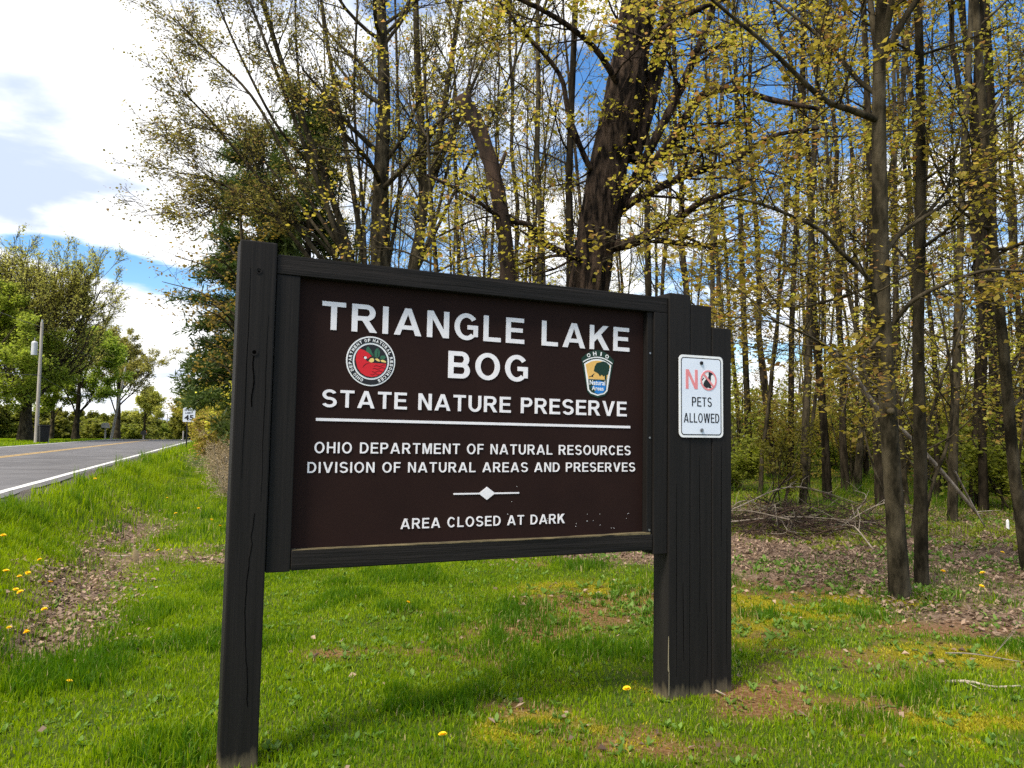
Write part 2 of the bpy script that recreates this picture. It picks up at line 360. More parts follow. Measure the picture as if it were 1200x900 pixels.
V = np.stack([Xf, Yf, zt(Xf, Yf)], 1); nx = len(ax); i = np.arange(len(ay) - 1)[:, None] * nx + np.arange(nx - 1)[None]
Q = np.stack([i, i + 1, i + nx + 1, i + nx], -1).reshape(-1, 4)
sF, tF = st(Xf, Yf)
m, t = new_mat('ground_mix'); n = t.nodes; l = t.links
o_ = n.new('ShaderNodeOutputMaterial'); b_ = n.new('ShaderNodeBsdfPrincipled'); b_.inputs['Roughness'].default_value = .95; b_.inputs['Specular IOR Level'].default_value = .1; l.new(b_.outputs[0], o_.inputs[0])
g_ = n.new('ShaderNodeTexCoord')
def gn(sc, det=6):
    q = n.new('ShaderNodeTexNoise'); q.inputs['Scale'].default_value = sc; q.inputs['Detail'].default_value = det; q.inputs['Roughness'].default_value = .65; l.new(g_.outputs['Object'], q.inputs['Vector']); return q.outputs['Fac']
def gramp(f, stops):
    r = n.new('ShaderNodeValToRGB'); e = r.color_ramp.elements
    while len(e) < len(stops): e.new(.5)
    for k, (p, c) in enumerate(stops): e[k].position = p; e[k].color = (*c, 1)
    l.new(f, r.inputs[0]); return r.outputs[0]
def gmix(fac, a, b):
    q = n.new('ShaderNodeMix'); q.data_type = 'RGBA'; l.new(fac, q.inputs[0]); l.new(a, q.inputs[6]); l.new(b, q.inputs[7]); return q.outputs[2]
def gat(k):
    q = n.new('ShaderNodeAttribute'); q.attribute_name = k; return q.outputs['Fac']
c_grass = gramp(gn(3.0), [(.3, (.030, .050, .007)), (.55, (.055, .085, .011)), (.75, (.11, .105, .03))])
c_soil = gramp(gn(38), [(.3, (.055, .032, .018)), (.5, (.17, .085, .035)), (.7, (.27, .19, .11))])
c_moss = gramp(gn(22), [(.3, (.12, .12, .006)), (.6, (.27, .25, .012)), (.8, (.33, .27, .03))])
c_lit = gramp(gn(26), [(.32, (.045, .028, .019)), (.48, (.16, .105, .075)), (.62, (.27, .20, .155)), (.78, (.12, .075, .05))])
c = gmix(gat('soil'), c_grass, c_soil); c = gmix(gat('moss'), c, c_moss); c = gmix(gat('litter'), c, c_lit)
l.new(c, b_.inputs['Base Color']); bp_ = n.new('ShaderNodeBump'); bp_.inputs['Strength'].default_value = .8; bp_.inputs['Distance'].default_value = .02; l.new(gn(45, 4), bp_.inputs['Height']); l.new(bp_.outputs[0], b_.inputs['Normal'])
ground = mesh_np('ground', V, Q, mats=['ground_mix'], attrs=dict(litter=m_litter(Xf, Yf), moss=m_moss(Xf, Yf), soil=m_soil(Xf, Yf)))
tag(ground, kind='structure')
def strip_mesh(name, s0, s1, dz, mat, rag0=0.0, rag1=0.0, t0=-55, t1=420, parent=None):
    tt = np.concatenate([np.arange(t0, 20, .25), np.arange(20, 140, 1.0), np.arange(140, t1, 10)]); cols = 7
    ss = np.linspace(0, 1, cols)[None] * np.ones((len(tt), 1))
    a = s0 + (vnoise(tt, tt * .3, .7) - .5) * rag0; b = s1 + (vnoise(tt + 50, tt * .3, .6) - .5) * rag1
    s = a[:, None] + ss * (b - a)[:, None]; T = np.repeat(tt[:, None], cols, 1); x, y = xy(s, T); z = zroad(T) + dz
    if name == 'gravel_shoulder': z = np.maximum(zt(x, y) + .012, z - 10)
    Vv = np.stack([x, y, z], -1).reshape(-1, 3); k = np.arange(len(tt) - 1)[:, None] * cols + np.arange(cols - 1)[None]
    return tag(mesh_np(name, Vv, np.stack([k, k + cols, k + cols + 1, k + 1], -1).reshape(-1, 4)[:, ::-1], mats=[mat], parent=parent), kind=None if parent else 'structure')
road = strip_mesh('road', E_L, E_R, 0.0, 'asphalt', .05, .12)
strip_mesh('edge_line', S_WHITE - .06, S_WHITE + .06, .004, 'paint_white', .015, .015, parent=road)
strip_mesh('edge_line', S_FAR - .06, S_FAR + .06, .004, 'paint_white', .015, .015, parent=road)
strip_mesh('centre_line', S_MID - .15, S_MID - .06, .004, 'paint_yellow', .015, .015, parent=road)
strip_mesh('centre_line', S_MID + .06, S_MID + .15, .004, 'paint_yellow', .015, .015, parent=road)
strip_mesh('gravel_shoulder', E_R - .05, E_R + .20, 0.0, 'gravel', 0, .22)

# ------------------------------------------------------------------ trees
def finish_tree(name, label, cat, base, g, nodes, bark, leaf, per, size, spread, rng, droop=.3, width=.45, flat=.6, group=None, local=False, crown='crown'):
    base = np.asarray(base, float); root = thing(name, label, cat, base, 0, group); off = 0 if local else base
    Vv, Qq, Tt = g.arrays(); kid(root, mesh_np('trunk', Vv - off, Qq, Tt, [bark], root))
    if leaf and len(nodes):
        lv, lq = leaf_quads(np.array(nodes) - off, per, size, spread, rng, droop, width, flat)
        kid(root, mesh_np(crown, lv, lq, None, [leaf], root, smooth=False))
    return root
SPRAY = dict(seg=.22, curl=.10, up=[.0, .01, .02, .03], n=[0, 4, 6, 8], t0=.2, ang=(28, 62), flat=[.35, .4, .55, .8], ratio=.52, rmin=.0026, nodes=1, leaflv=0)
def limb(g, nodes, pts, rad, rng, k=8, n=None, sub=0, sublen=(1., 2.), lv=2, S=SPRAY, t0=.2, t1=1.0, jitter=.0, ang=(35, 75), upb=0.0, ridge=0.0):
    n = n or max(8, len(pts) * 4); q, r = smooth_path(pts, rad, n); g.tube(q, r, k, jitter=jitter, rng=rng, ridge=ridge)
    for _ in range(sub):
        t = rng.uniform(t0, t1) * (n - 1); i = min(int(t), n - 2); p = q[i] + (q[i + 1] - q[i]) * (t - i); d = rot_off(unit(q[i + 1] - q[i]), R(rng.uniform(*ang)), rng)
        d[2] += upb; d[2] *= S['flat'][min(lv, 3)]
        grow(g, nodes, p, d, rng.uniform(*sublen), max(np.interp(t, [0, n - 1], [r[0], r[-1]]) * .32, .006), lv, S, rng)
    return q
def pl(lst, d, dd=0.0):                      # polyline from photo measurements, depth d drifting by dd along it
    k = len(lst); return [P(x, y, d + dd * j / max(1, k - 1)) for j, (x, y) in enumerate(lst)]
def rooted(lst, d):
    p = pl(lst, d); b = p[0].copy(); b[2] = float(zt(b[0], b[1])) - .12; return [b] + p

# big old maple behind the board
rng = np.random.default_rng(11); g = Geo(); nodes = []; D = 11.0
tr = rooted([(672, 470), (690, 335), (700, 270), (712, 200), (733, 100), (749, 0), (764, -110), (775, -260)], D)
limb(g, nodes, tr, [.40, .315, .28, .275, .265, .255, .235, .21, .16], rng, 44, 70, 0, jitter=.02, ridge=.09)
limb(g, nodes, pl([(742, 190), (762, 110), (782, 20), (800, -120)], D, .3), [.10, .125, .11, .085], rng, 12, 20, 4, (1.5, 2.6), jitter=.03)
for lst, dd, r0, r1, sub in [
    ([(735, 226), (768, 163), (799, 101), (822, 47), (838, 0), (850, -60)], -.6, .085, .045, 9),
    ([(737, 222), (783, 171), (822, 113), (861, 105), (905, 117), (960, 128)], -1.2, .095, .03, 12),
    ([(730, 244), (768, 222), (814, 202), (861, 187), (905, 160), (960, 150)], -1.6, .08, .025, 12),
    ([(715, 290), (735, 286), (768, 272), (799, 253), (822, 237), (880, 215)], -1.3, .11, .03, 11),
    ([(690, 306), (674, 301), (643, 288), (620, 264), (589, 257), (550, 229), (500, 205)], -1.5, .07, .02, 12),
    ([(704, 200), (690, 194), (667, 136), (655, 86), (608, 31), (570, -20)], -.8, .055, .025, 10),
    ([(735, 120), (700, 60), (650, 20), (590, -10)], -1.5, .06, .03, 9),
    ([(745, 60), (800, 20), (870, -10)], -2.0, .06, .03, 8)]:
    lst = [(lst[0][0] + (-16 if lst[-1][0] > lst[0][0] else 14), lst[0][1] + 22)] + lst; ps = pl(lst, D, 0); k_ = len(lst)
    ps = [P(x, y, D + (dd * (j - 1) / (k_ - 2) if j > 0 else 0)) for j, (x, y) in enumerate(lst)]
    limb(g, nodes, ps, np.concatenate([[r0 * 1.25], np.linspace(r0, r1, k_ - 1)]) * .85, rng, 10, None, sub, (.8, 1.7), 2, t0=.25, jitter=.04)
finish_tree('maple_tree', 'massive old maple with thick furrowed leaning trunk right behind the brown board', 'tree', G(672, 560) * [1, 1, 0] + [0, 0, 0], g, nodes, 'bark_maple', 'leaf_maple', 6, .052, .055, rng)

# snapped dead trunk
rng = np.random.default_rng(12); g = Geo()
b = rooted([(600, 470), (595, 330), (590, 265), (577, 200), (560, 150), (541, 113)], 10.0)
limb(g, [], b, [.135, .12, .105, .10, .10, .105, .10], rng, 12, 34, 0, jitter=.09)
limb(g, [], pl([(579, 205), (586, 196), (592, 180)], 10.0), [.04, .035, .02], rng, 6, 6, 0, jitter=.1)
finish_tree('dead_tree', 'snapped dead trunk with jagged broken top and no branches', 'tree', (b[0][0], b[0][1], 0), g, [], 'bark_dead', None, 0, 0, 0, rng)

# many-stemmed maple on the left
rng = np.random.default_rng(13); g = Geo(); nodes = []; D = 15.0
FAN = dict(SPRAY, up=[.02, .04, .05, .05], n=[0, 5, 8, 6], ang=(16, 40), flat=[.9, .9, .95, 1], seg=.35, rmin=.004, ratio=.55)
base = rooted([(447, 450), (446, 307)], D); bx = base[0]
limb(g, nodes, base + pl([(446, 225), (450, 112), (446, 0), (444, -120)], D, .2), [.30, .24, .19, .155, .12, .10, .07], rng, 12, 34, 12, (1.6, 3.0), 2, FAN, .45, jitter=.03)
for lst, dd, r0, r1, sub in [
    ([(448, 420), (470, 380), (484, 311), (495, 244), (493, 150), (489, 75), (487, 0), (485, -90)], .8, .17, .06, 12),
    ([(476, 360), (490, 300), (499, 225), (510, 187), (525, 94), (540, 0), (552, -80)], .2, .12, .045, 12),
    ([(500, 235), (520, 180), (545, 120), (575, 50), (600, -20)], .8, .06, .03, 9),
    ([(438, 430), (420, 350), (405, 280), (379, 205), (337, 94), (307, 0), (290, -60)], -.6, .12, .04, 13),
    ([(440, 420), (412, 330), (390, 262), (360, 180), (330, 100), (292, 0)], -1.4, .09, .03, 13),
    ([(440, 430), (400, 340), (355, 275), (300, 205), (250, 145), (212, 105)], -1.8, .08, .016, 17),
    ([(440, 430), (390, 345), (330, 262), (280, 226), (240, 208), (206, 202)], -.8, .075, .014, 17),
    ([(405, 300), (360, 230), (300, 120), (248, 65), (205, 22)], .5, .06, .015, 16),
    ([(400, 310), (360, 270), (310, 250), (262, 244), (225, 256)], -2.0, .045, .012, 15),
    ([(395, 300), (350, 240), (290, 170), (235, 150), (205, 155)], .8, .045, .012, 15),
    ([(430, 330), (410, 200), (390, 90), (372, -30)], 1.0, .08, .04, 10),
    ([(360, 190), (320, 140), (270, 40), (240, -40)], -1.0, .045, .018, 12),
    ([(484, 320), (510, 260), (530, 170), (556, 70), (575, -30)], -.4, .05, .02, 9), ([(478, 340), (530, 230), (580, 130), (625, 20), (650, -40)], .6, .05, .018, 10),
    ([(452, 330), (468, 220), (466, 110), (462, -30)], 1.2, .055, .028, 8), ([(430, 360), (425, 240), (415, 120), (420, -20)], -.5, .05, .025, 8), ([(442, 360), (455, 260), (520, 130), (540, 60)], -1.3, .035, .014, 9), ([(420, 330), (370, 200), (350, 90), (345, -20)], .2, .045, .02, 9)]:
    limb(g, nodes, pl(lst, D, dd), np.linspace(r0 * .78, r1 * .8, len(lst)), rng, 7, None, sub, (.55, 1.2), 2, FAN, .35, ang=(16, 48))
finish_tree('maple_tree', 'many-stemmed tree fanning thin ascending branches over the left end of the board', 'tree', (bx[0], bx[1], 0), g, nodes, 'bark_grey', 'leaf_olive', 5, .042, .09, rng)
# yellow leafed young maple in front of it
rng = np.random.default_rng(14); g = Geo(); nodes = []; D = 10.5
b = rooted([(520, 480), (512, 330), (505, 230), (500, 130), (492, 20)], D)
limb(g, nodes, b, [.05, .042, .034, .026, .018, .012], rng, 7, 20, 0)
for (x, y), (x2, y2), dd in [((508, 300), (400, 232), -.6), ((505, 260), (430, 140), -.5), ((507, 280), (610, 250), -.7), ((503, 200), (560, 130), -.2), ((509, 310), (420, 290), .3), ((500, 160), (445, 80), .6), ((509, 320), (590, 300), .3), ((500, 180), (590, 190), .8)]:
    limb(g, nodes, pl([(x, y), ((x + x2) / 2, (y + y2) / 2 - 8), (x2, y2)], D, dd), [.018, .012, .006], rng, 5, 8, 6, (.5, 1.0), 1)
finish_tree('young_maple', 'young maple with bright yellow new leaves in front of the many-stemmed tree', 'tree', (b[0][0], b[0][1], 0), g, nodes, 'bark_grey', 'leaf_maple', 6, .052, .06, rng)

# right-hand foreground trees
rng = np.random.default_rng(21); g = Geo(); nodes = []; q = G(1055, 700); D = q[1] * math.cos(PITCH) + (q[2] - CAM_H) * math.sin(PITCH)
tr = rooted([(1054, 690), (1050, 620), (1043, 520), (1036, 400), (1032, 280), (1030, 150), (1031, 60), (1036, -60), (1040, -200)], D)
limb(g, nodes, tr, [.122, .094, .080, .074, .070, .066, .060, .050, .040, .028], rng, 16, 60, 4, (.6, 1.2), 2, SPRAY, .75, jitter=.02)
g.tube([P(1044, 482, D - .09), P(1044, 482, D - .125)], [.035, .03], 8)
for lst, dd, r0, r1, sub in [
    ([(1040, 376), (1028, 373), (1019, 329), (983, 293), (957, 267), (894, 240), (850, 231)], -.6, .030, .008, 12),
    ([(1032, 142), (1000, 130), (968, 118), (939, 93), (894, 49), (850, 13), (800, -30)], -.8, .032, .010, 13),
    ([(1030, 112), (1008, 96), (983, 67), (957, 40), (908, 0), (870, -40)], .5, .026, .010, 11),
    ([(1046, 380), (1072, 351), (1117, 329), (1161, 316), (1205, 318), (1260, 310)], -.7, .022, .007, 11),
    ([(1030, 70), (1022, 20), (1015, -50)], .3, .035, .02, 5), ([(1033, 70), (1045, 0), (1055, -60)], -.3, .035, .02, 5), ([(1033, 75), (1055, 30), (1080, -10), (1100, -60)], .1, .035, .02, 6),
    ([(1034, 300), (1060, 270), (1120, 230), (1190, 170), (1260, 120)], .8, .024, .008, 11),
    ([(1034, 330), (980, 350), (930, 360), (880, 352)], 1.0, .018, .007, 10), ([(1036, 390), (1000, 420), (950, 395), (900, 372)], -1.2, .016, .006, 9)]:
    limb(g, nodes, pl(lst, D, dd), np.linspace(r0, r1, len(lst)), rng, 6, None, sub, (.5, 1.15), 2)
finish_tree('maple_tree', 'straight grey tree with a round bark knot, closest to the right post', 'tree', (tr[0][0], tr[0][1], float(zt(tr[0][0], tr[0][1]))), g, nodes, 'bark_grey', 'leaf_maple', 4, .046, .035, rng)
def side_tree(seed, label, base_px, lst, rb, limbs, bark='bark_grey', leaf='leaf_maple', per=2, sub=7, sublen=(.6, 1.2), lsize=.044, name='maple_tree', group=None):
    rng = np.random.default_rng(seed); g = Geo(); nodes = []; q = G(*base_px); D = (q - CP) @ _f
    tr = rooted([base_px] + lst, D); limb(g, nodes, tr, np.concatenate([[rb * 1.35], np.linspace(rb, rb * .45, len(tr) - 1)]), rng, 10, 34, sub, sublen, 2, SPRAY, .4, jitter=.02)
    for l2, dd in limbs: limb(g, nodes, pl(l2, D, dd), np.linspace(rb * .26, .006, len(l2)), rng, 5, None, 7, sublen, 2)
    return finish_tree(name, label, 'tree', (tr[0][0], tr[0][1], q[2]), g, nodes, bark, leaf, per + 2, lsize, .045, rng, group=group)
side_tree(22, 'slim tree standing directly right of the knotted grey tree', (1080, 686), [(1079, 600), (1078, 500), (1076, 400), (1078, 300), (1079, 200), (1078, 80), (1074, -40), (1072, -160)], .066,
          [([(1079, 210), (1090, 207), (1134, 173), (1200, 129), (1260, 100)], -.4), ([(1078, 260), (1110, 220), (1125, 160), (1150, 90)], .6), ([(1078, 330), (1050, 290), (1010, 260)], .8)])
side_tree(23, 'dark trunk half hidden behind the knotted grey tree', (1031, 592), [(1028, 500), (1027, 400), (1022, 280), (1018, 150), (1012, 0), (1010, -150)], .098,
          [([(1022, 300), (960, 240), (900, 200), (840, 180)], -.6), ([(1018, 200), (1060, 130), (1110, 70)], .5)], 'bark_dark')
side_tree(24, 'curving trunk cut off by the right edge of the picture', (1204, 668), [(1196, 600), (1188, 549), (1177, 420), (1163, 280), (1152, 133), (1143, 0), (1138, -120)], .072,
          [([(1160, 270), (1120, 240), (1090, 180), (1060, 120)], -.5), ([(1153, 150), (1190, 90), (1230, 40)], .3), ([(1165, 300), (1210, 280), (1260, 270)], -.6)])
side_tree(25, 'thin pale trunk beside the leaning dead log', (1116, 612), [(1117, 540), (1120, 440), (1124, 330), (1128, 200), (1136, 60), (1140, -60)], .085, [([(1124, 300), (1090, 260), (1050, 240)], .5)], 'bark_grey')
side_tree(26, 'trunk just right of the stepped posts with grey bark', (879, 562), [(876, 480), (872, 380), (868, 260), (864, 140), (860, 20), (858, -100)], .11, [([(868, 270), (900, 230), (950, 200)], -.5), ([(866, 200), (820, 150), (780, 120)], -.6)], 'bark_grey')
side_tree(27, 'dark trunk behind the brush heap leaning slightly right', (926, 560), [(927, 480), (928, 380), (933, 260), (938, 130), (944, 0), (948, -100)], .105, [([(930, 300), (970, 250), (1010, 230)], .5)], 'bark_dark')
side_tree(28, 'pale trunk rising from the brush heap', (941, 592), [(944, 500), (948, 400), (950, 300), (954, 180), (960, 40), (964, -80)], .085, [([(950, 260), (910, 220), (870, 210)], -.5), ([(952, 200), (1000, 150), (1040, 120)], .5)], 'bark_grey')

# woods: a handful of model trees, copied
def woods_model(seed, H, r, leaf, bark, low):
    rng = np.random.default_rng(seed); g = Geo(); nodes = []
    lean = rng.normal(0, .05, 2); n = 14; z = np.linspace(-.15, H, n); wob = np.cumsum(rng.normal(0, .075, (n, 2)), 0)
    pts = np.stack([z * lean[0] + wob[:, 0], z * lean[1] + wob[:, 1], z], 1); pts[:2, :2] *= .3
    g.tube(pts, np.interp(z, [-.2, .25, 1, H], [r * 1.4, r * 1.1, r, r * .25]), 8, jitter=.03, rng=rng)
    S = dict(SPRAY, n=[0, 4, 5, 5], seg=.4, rmin=.004, nodes=2, up=[.02, .03, .05, .08], flat=[.6, .7, .8, .9])
    for k in range(22):
        t = low + (H * .98 - low) * rng.uniform(0, 1) ** .85; p = np.array([np.interp(t, z, pts[:, j]) for j in range(3)]); a = rng.uniform(0, 6.28)
        rise = rng.uniform(.1, .6) + .9 * (t / H) ** 2; d = unit(np.array([math.cos(a), math.sin(a), rise])); lvl = 2
        grow(g, nodes, p, d, rng.uniform(1.0, 2.4) * (1.15 - .4 * t / H), r * .24, lvl, S, rng)
    if rng.random() < .6:
        q = pts[n // 2]; a = rng.uniform(0, 6.28); grow(g, nodes, q, unit(np.array([math.cos(a) * .35, math.sin(a) * .35, 1])), H * .4, r * .5, 3, S, rng)
    return finish_tree('woodland_tree', 'slender trunk standing deep among the other trunks of the woods', 'tree', (0, 0, -500), g, nodes, bark, leaf, 2, .062, .06, rng, local=True, group='trunks in the woods')
models = [woods_model(40 + k, h, r, lf, bk, lo) for k, (h, r, lf, bk, lo) in enumerate([
    (17, .075, 'leaf_woods', 'bark_grey', 2.2), (20, .095, 'leaf_woods', 'bark_dark', 3.5), (15, .055, 'leaf_woods', 'bark_grey', 1.6), (22, .115, 'leaf_woods', 'bark_dark', 4.0), (13, .045, 'leaf_bud', 'bark_grey', 1.5), (18, .07, 'leaf_green', 'bark_dark', 2.0), (19, .082, 'leaf_woods', 'bark_grey', 2.6)])]
rng = np.random.default_rng(99); placed = [(-2.6, 15), (1.0, 11), (-.1, 10), (-1.2, 10.5), (3.4, 7), (3.9, 7.2), (4.6, 9.6), (5.3, 8), (7.2, 12), (4.3, 13), (5, 13.4), (4.7, 12)]
used = set(); NW = 0
def place_wood(x, y, scale=None, mod=None):
    global NW
    k = int(rng.integers(len(models))) if mod is None else mod
    o = models[k] if k not in used else copy_tree(models[k]); used.add(k)
    o.location = (x, y, float(zt(x, y))); o.rotation_euler = (rng.normal(0, .035), rng.normal(0, .035), rng.uniform(0, 6.28)); s_ = scale or rng.uniform(.75, 1.25); o.scale = (s_, s_, s_ * rng.uniform(.9, 1.15)); NW += 1
    return o
for px, dpt in [(640, 17), (655, 20), (812, 13.5), (824, 18), (845, 22), (968, 17), (990, 20), (1004, 19), (1060, 16), (1097, 18), (1150, 15), (1172, 21), (1215, 16), (1090, 26), (905, 24), (890, 18), (1265, 13)]:
    q = P(px, 540, dpt); place_wood(q[0], q[1]); placed.append((q[0], q[1]))
tries = 0
while NW < 175 and tries < 20000:
    tries += 1
    y = 12 + 46 * rng.random() ** .8; x = rng.uniform(-.32, 1.05) * y
    s_, t_ = st(x, y)
    if s_ < 3.0 + .02 * y or (x < .12 * y and y < 27) or (y < 15 and x < 4): continue
    if min((x - a) ** 2 + (y - b_) ** 2 for a, b_ in placed) < (.9 + .012 * y) ** 2: continue
    placed.append((x, y)); place_wood(x, y)

# saplings and understorey shrubs
def shrub_model(seed, H, n, leaf, size, label, name, group, spread=.5, per=5, bark='bark_grey'):
    rng = np.random.default_rng(seed); g = Geo(); nodes = []
    S = dict(SPRAY, n=[0, 5, 6, 5], seg=.25, rmin=.003, nodes=4, up=[.02, .04, .1, .1], flat=[.8, .8, .9, 1])
    for _ in range(n):
        a = rng.uniform(0, 6.28); grow(g, nodes, np.array([rng.normal(0, .08), rng.normal(0, .08), -.05]), unit(np.array([math.cos(a) * spread, math.sin(a) * spread, 1])), H * rng.uniform(.6, 1), .012 + .004 * H, 2, S, rng)
    return finish_tree(name, label, 'sapling' if name == 'sapling' else 'shrub', (0, 0, -500), g, nodes, bark, leaf, per, size, .08, rng, local=True, group=group)
sap = [shrub_model(60 + k, h, n_, lf, .075, 'green leafy sapling growing between trunks in the woods', 'sapling', 'saplings in the woods', sp) for k, (h, n_, lf, sp) in enumerate([(2.6, 4, 'leaf_green', .45), (3.8, 3, 'leaf_green', .3), (1.6, 6, 'leaf_green', .7), (3.0, 5, 'leaf_woods', .5), (5.5, 2, 'leaf_woods', .22), (7.0, 2, 'leaf_woods', .18)])]
rng = np.random.default_rng(5); su = set(); cnt = 0
while cnt < 140:
    y = 10 + 41 * rng.random() ** .9; x = rng.uniform(-.1, 1.0) * y; s_, t_ = st(x, y)
    k = int(rng.integers(6)) if y > 14 else int(rng.integers(4, 6))
    if s_ < 3.5 or (y < 17 and x < 5) or (y < 14 and x < .42 * y): continue
    o = sap[k] if k not in su else copy_tree(sap[k]); su.add(k); cnt += 1
    o.location = (x, y, float(zt(x, y))); o.rotation_euler = (0, 0, rng.uniform(0, 6.28)); sc = rng.uniform(.7, 1.35); o.scale = (sc, sc, sc)

# pines left of the board
def pine(seed, label, px, D, H, rt, crown_r, z0):
    rng = np.random.default_rng(seed); g = Geo(); nodes = []; b = P(px, 520, D); b[2] = float(zt(b[0], b[1]))
    z = np.linspace(-.1, H, 12); pts = b + np.stack([np.cumsum(rng.normal(0, .03, 12)), np.cumsum(rng.normal(0, .03, 12)), z], 1); g.tube(pts, np.linspace(rt, .02, 12), 9)
    h = z0
    while h < H - .3:
        f = 1 - (h / H) ** 1.3
        for _ in range(int(rng.integers(4, 7))):
            a = rng.uniform(0, 6.28); ln = crown_r * (f * .85 + .15) * rng.uniform(.55, 1.15); ns = 9; p = b + np.array([0, 0, h + rng.normal(0, .12)]); d = np.array([math.cos(a), math.sin(a), rng.uniform(-.05, .45)]); q = [p]
            for _k in range(ns): d = unit(d + np.array([rng.normal(0, .08), rng.normal(0, .08), -.03])); q.append(q[-1] + d * ln / ns)
            q = np.array(q); g.tube(q, np.linspace(.03, .008, ns + 1), 4)
            for _k in range(int(13 * ln)):
                t = rng.uniform(.3, 1) * ns; i = min(int(t), ns - 1); p2 = q[i] + (q[i + 1] - q[i]) * (t - i); dd = rot_off(d, R(rng.uniform(25, 70)), rng); dd[2] *= .4; m_ = rng.uniform(.3, .75)
                g.tube([p2, p2 + dd * m_], [.007, .004], 3, cap=False)
                for u_ in (.4, .6, .8, 1.0): nodes.append(p2 + dd * m_ * u_)
        h += rng.uniform(.22, .50)
    return finish_tree('pine_tree', label, 'pine', b, g, nodes, 'bark_dark', 'needles', 8, .20, .06, rng, droop=-.1, width=.09, flat=.25)
pine(31, 'dark pine with drooping layered boughs beside the left post above the verge', 294, 21, 10.0, .15, 2.2, 2.5)
pine(32, 'dark pine seen through the fan of the many-stemmed tree', 352, 19, 10.5, .16, 1.9, 1.0)
pine(33, 'smaller dark pine behind the taller pine by the road', 284, 33, 9.0, .15, 2.3, 2.6)
# rusty-leaved maple leaning over the verge
rng = np.random.default_rng(34); g = Geo(); nodes = []; D = 18.0
b = rooted([(300, 470), (292, 380), (285, 300), (280, 230)], D); limb(g, nodes, b, [.09, .08, .06, .045, .02], rng, 7, 16, 10, (.8, 1.5), 2, SPRAY, .3)
for tx, ty, dd in [(205, 300, -.8), (220, 345, -1.2), (232, 395, -.4), (240, 270, .5), (190, 330, .5), (235, 360, -1.5), (248, 420, 0), (250, 300, -2)]:
    limb(g, nodes, pl([(290, ty + 50), ((290 + tx) / 2, ty + 15), (tx, ty)], D, dd), [.03, .02, .008], rng, 5, 10, 7, (.6, 1.2), 1)
finish_tree('budding_maple', 'rusty orange budding maple reaching over the verge left of the board', 'tree', (b[0][0], b[0][1], 0), g, nodes, 'bark_grey', 'leaf_bud', 4, .07, .07, rng)

# lawn trees across the road
def lawn_tree(seed, label, px, D, H, rt, z0, spread, leaf, n, per, size, up=.05, trunkH=.25, name='shade_tree', group=None, base=None, lvn=(0, 5, 6, 7), tmax=.78, lenk=.62):
    rng = np.random.default_rng(seed); g = Geo(); nodes = []; b = P(px, 516, D); b[2] = float(zt(b[0], b[1])); th = H * trunkH
    S = dict(SPRAY, n=list(lvn), seg=.7, curl=.09, up=[up * .6, up, up, up], flat=[1, 1, 1, 1], ang=(15, 42), rmin=.012, nodes=5, ratio=.55, tip=.3)
    pts = b + np.stack([np.cumsum(rng.normal(0, .06, 7)), np.cumsum(rng.normal(0, .06, 7)), np.linspace(-.2, H * .8, 7)], 1); g.tube(pts, np.interp(np.linspace(0, 1, 7), [0, .1, .4, 1], [rt * 1.5, rt, rt * .75, rt * .2]), 10, jitter=.04, rng=rng)
    for _ in range(n):
        t = rng.uniform(z0 / H, tmax); p = b + (pts[-1] - b) * (t / .8); a = rng.uniform(0, 6.28); inc = rng.uniform(.35, 1.0) * spread * (1.25 - t)
        grow(g, nodes, p, unit(np.array([math.cos(a) * inc, math.sin(a) * inc, .8])), H * (lenk - .42 * t) * rng.uniform(.85, 1.15), rt * .28, 3, S, rng)
    return finish_tree(name, label, 'tree', b, g, nodes, 'bark_grey', leaf, per, size, .14, rng, group=group)
lawn_tree(71, 'big round-headed shade tree with a thick trunk behind the nearest utility pole', 30, 56, 13.0, .42, 2.4, 1.35, 'leaf_lawn_tree', 44, 1, .13, up=.085, lvn=(0, 5, 6, 7), tmax=.55, lenk=.72)
lawn_tree(72, 'bright green low-branched tree at the far left edge beyond the road', -22, 50, 9.6, .3, 1.2, 1.2, 'leaf_lime', 15, 3, .14, up=.0)
lawn_tree(73, 'brownish spreading tree behind the leaning utility pole', 138, 80, 11.0, .30, 2.2, 1.15, 'leaf_lawn_tree', 20, 2, .15, up=.04)
lawn_tree(74, 'narrow green tree between the big shade tree and the brownish one', 88, 64, 8.8, .25, 1.5, .9, 'leaf_lime', 12, 3, .14, up=.02)
lawn_tree(75, 'small pale tree ending the row beyond the leaning pole', 168, 92, 6.0, .2, 1.2, .9, 'leaf_lawn_tree', 12, 2, .16, up=.03)
lawn_tree(76, 'leafy green tree low behind the black bin', 58, 66, 7.0, .2, 1.0, 1.0, 'leaf_lime', 12, 3, .15, up=.0)
# far tree line beyond the crest: individual low trees
tl = lawn_tree(77, 'small distant tree in the line beyond the road crest', 180, 120, 6.6, .2, .8, 1.1, 'leaf_far', 11, 5, .24, up=.01, name='distant_tree', group='distant trees beyond the crest', lvn=(0, 4, 5, 5))
hedge = shrub_model(67, 3.4, 10, 'leaf_far', .20, 'distant shrub in the hedge line beyond the lawn', 'hedge_shrub', 'distant hedge shrubs', .8, 6)
rng = np.random.default_rng(8); first = True
for k in range(34):
    o = hedge if first else copy_tree(hedge); first = False; px = -130 + k * 9.2 + rng.normal(0, 3); q = P(px, 514, rng.uniform(92, 112)); o.location = (q[0], q[1], max(float(zt(q[0], q[1])), -2)); o.rotation_euler = (0, 0, rng.uniform(0, 6)); sc = rng.uniform(.8, 1.35); o.scale = (sc * 1.2, sc * 1.2, sc)
rng = np.random.default_rng(8); first = True
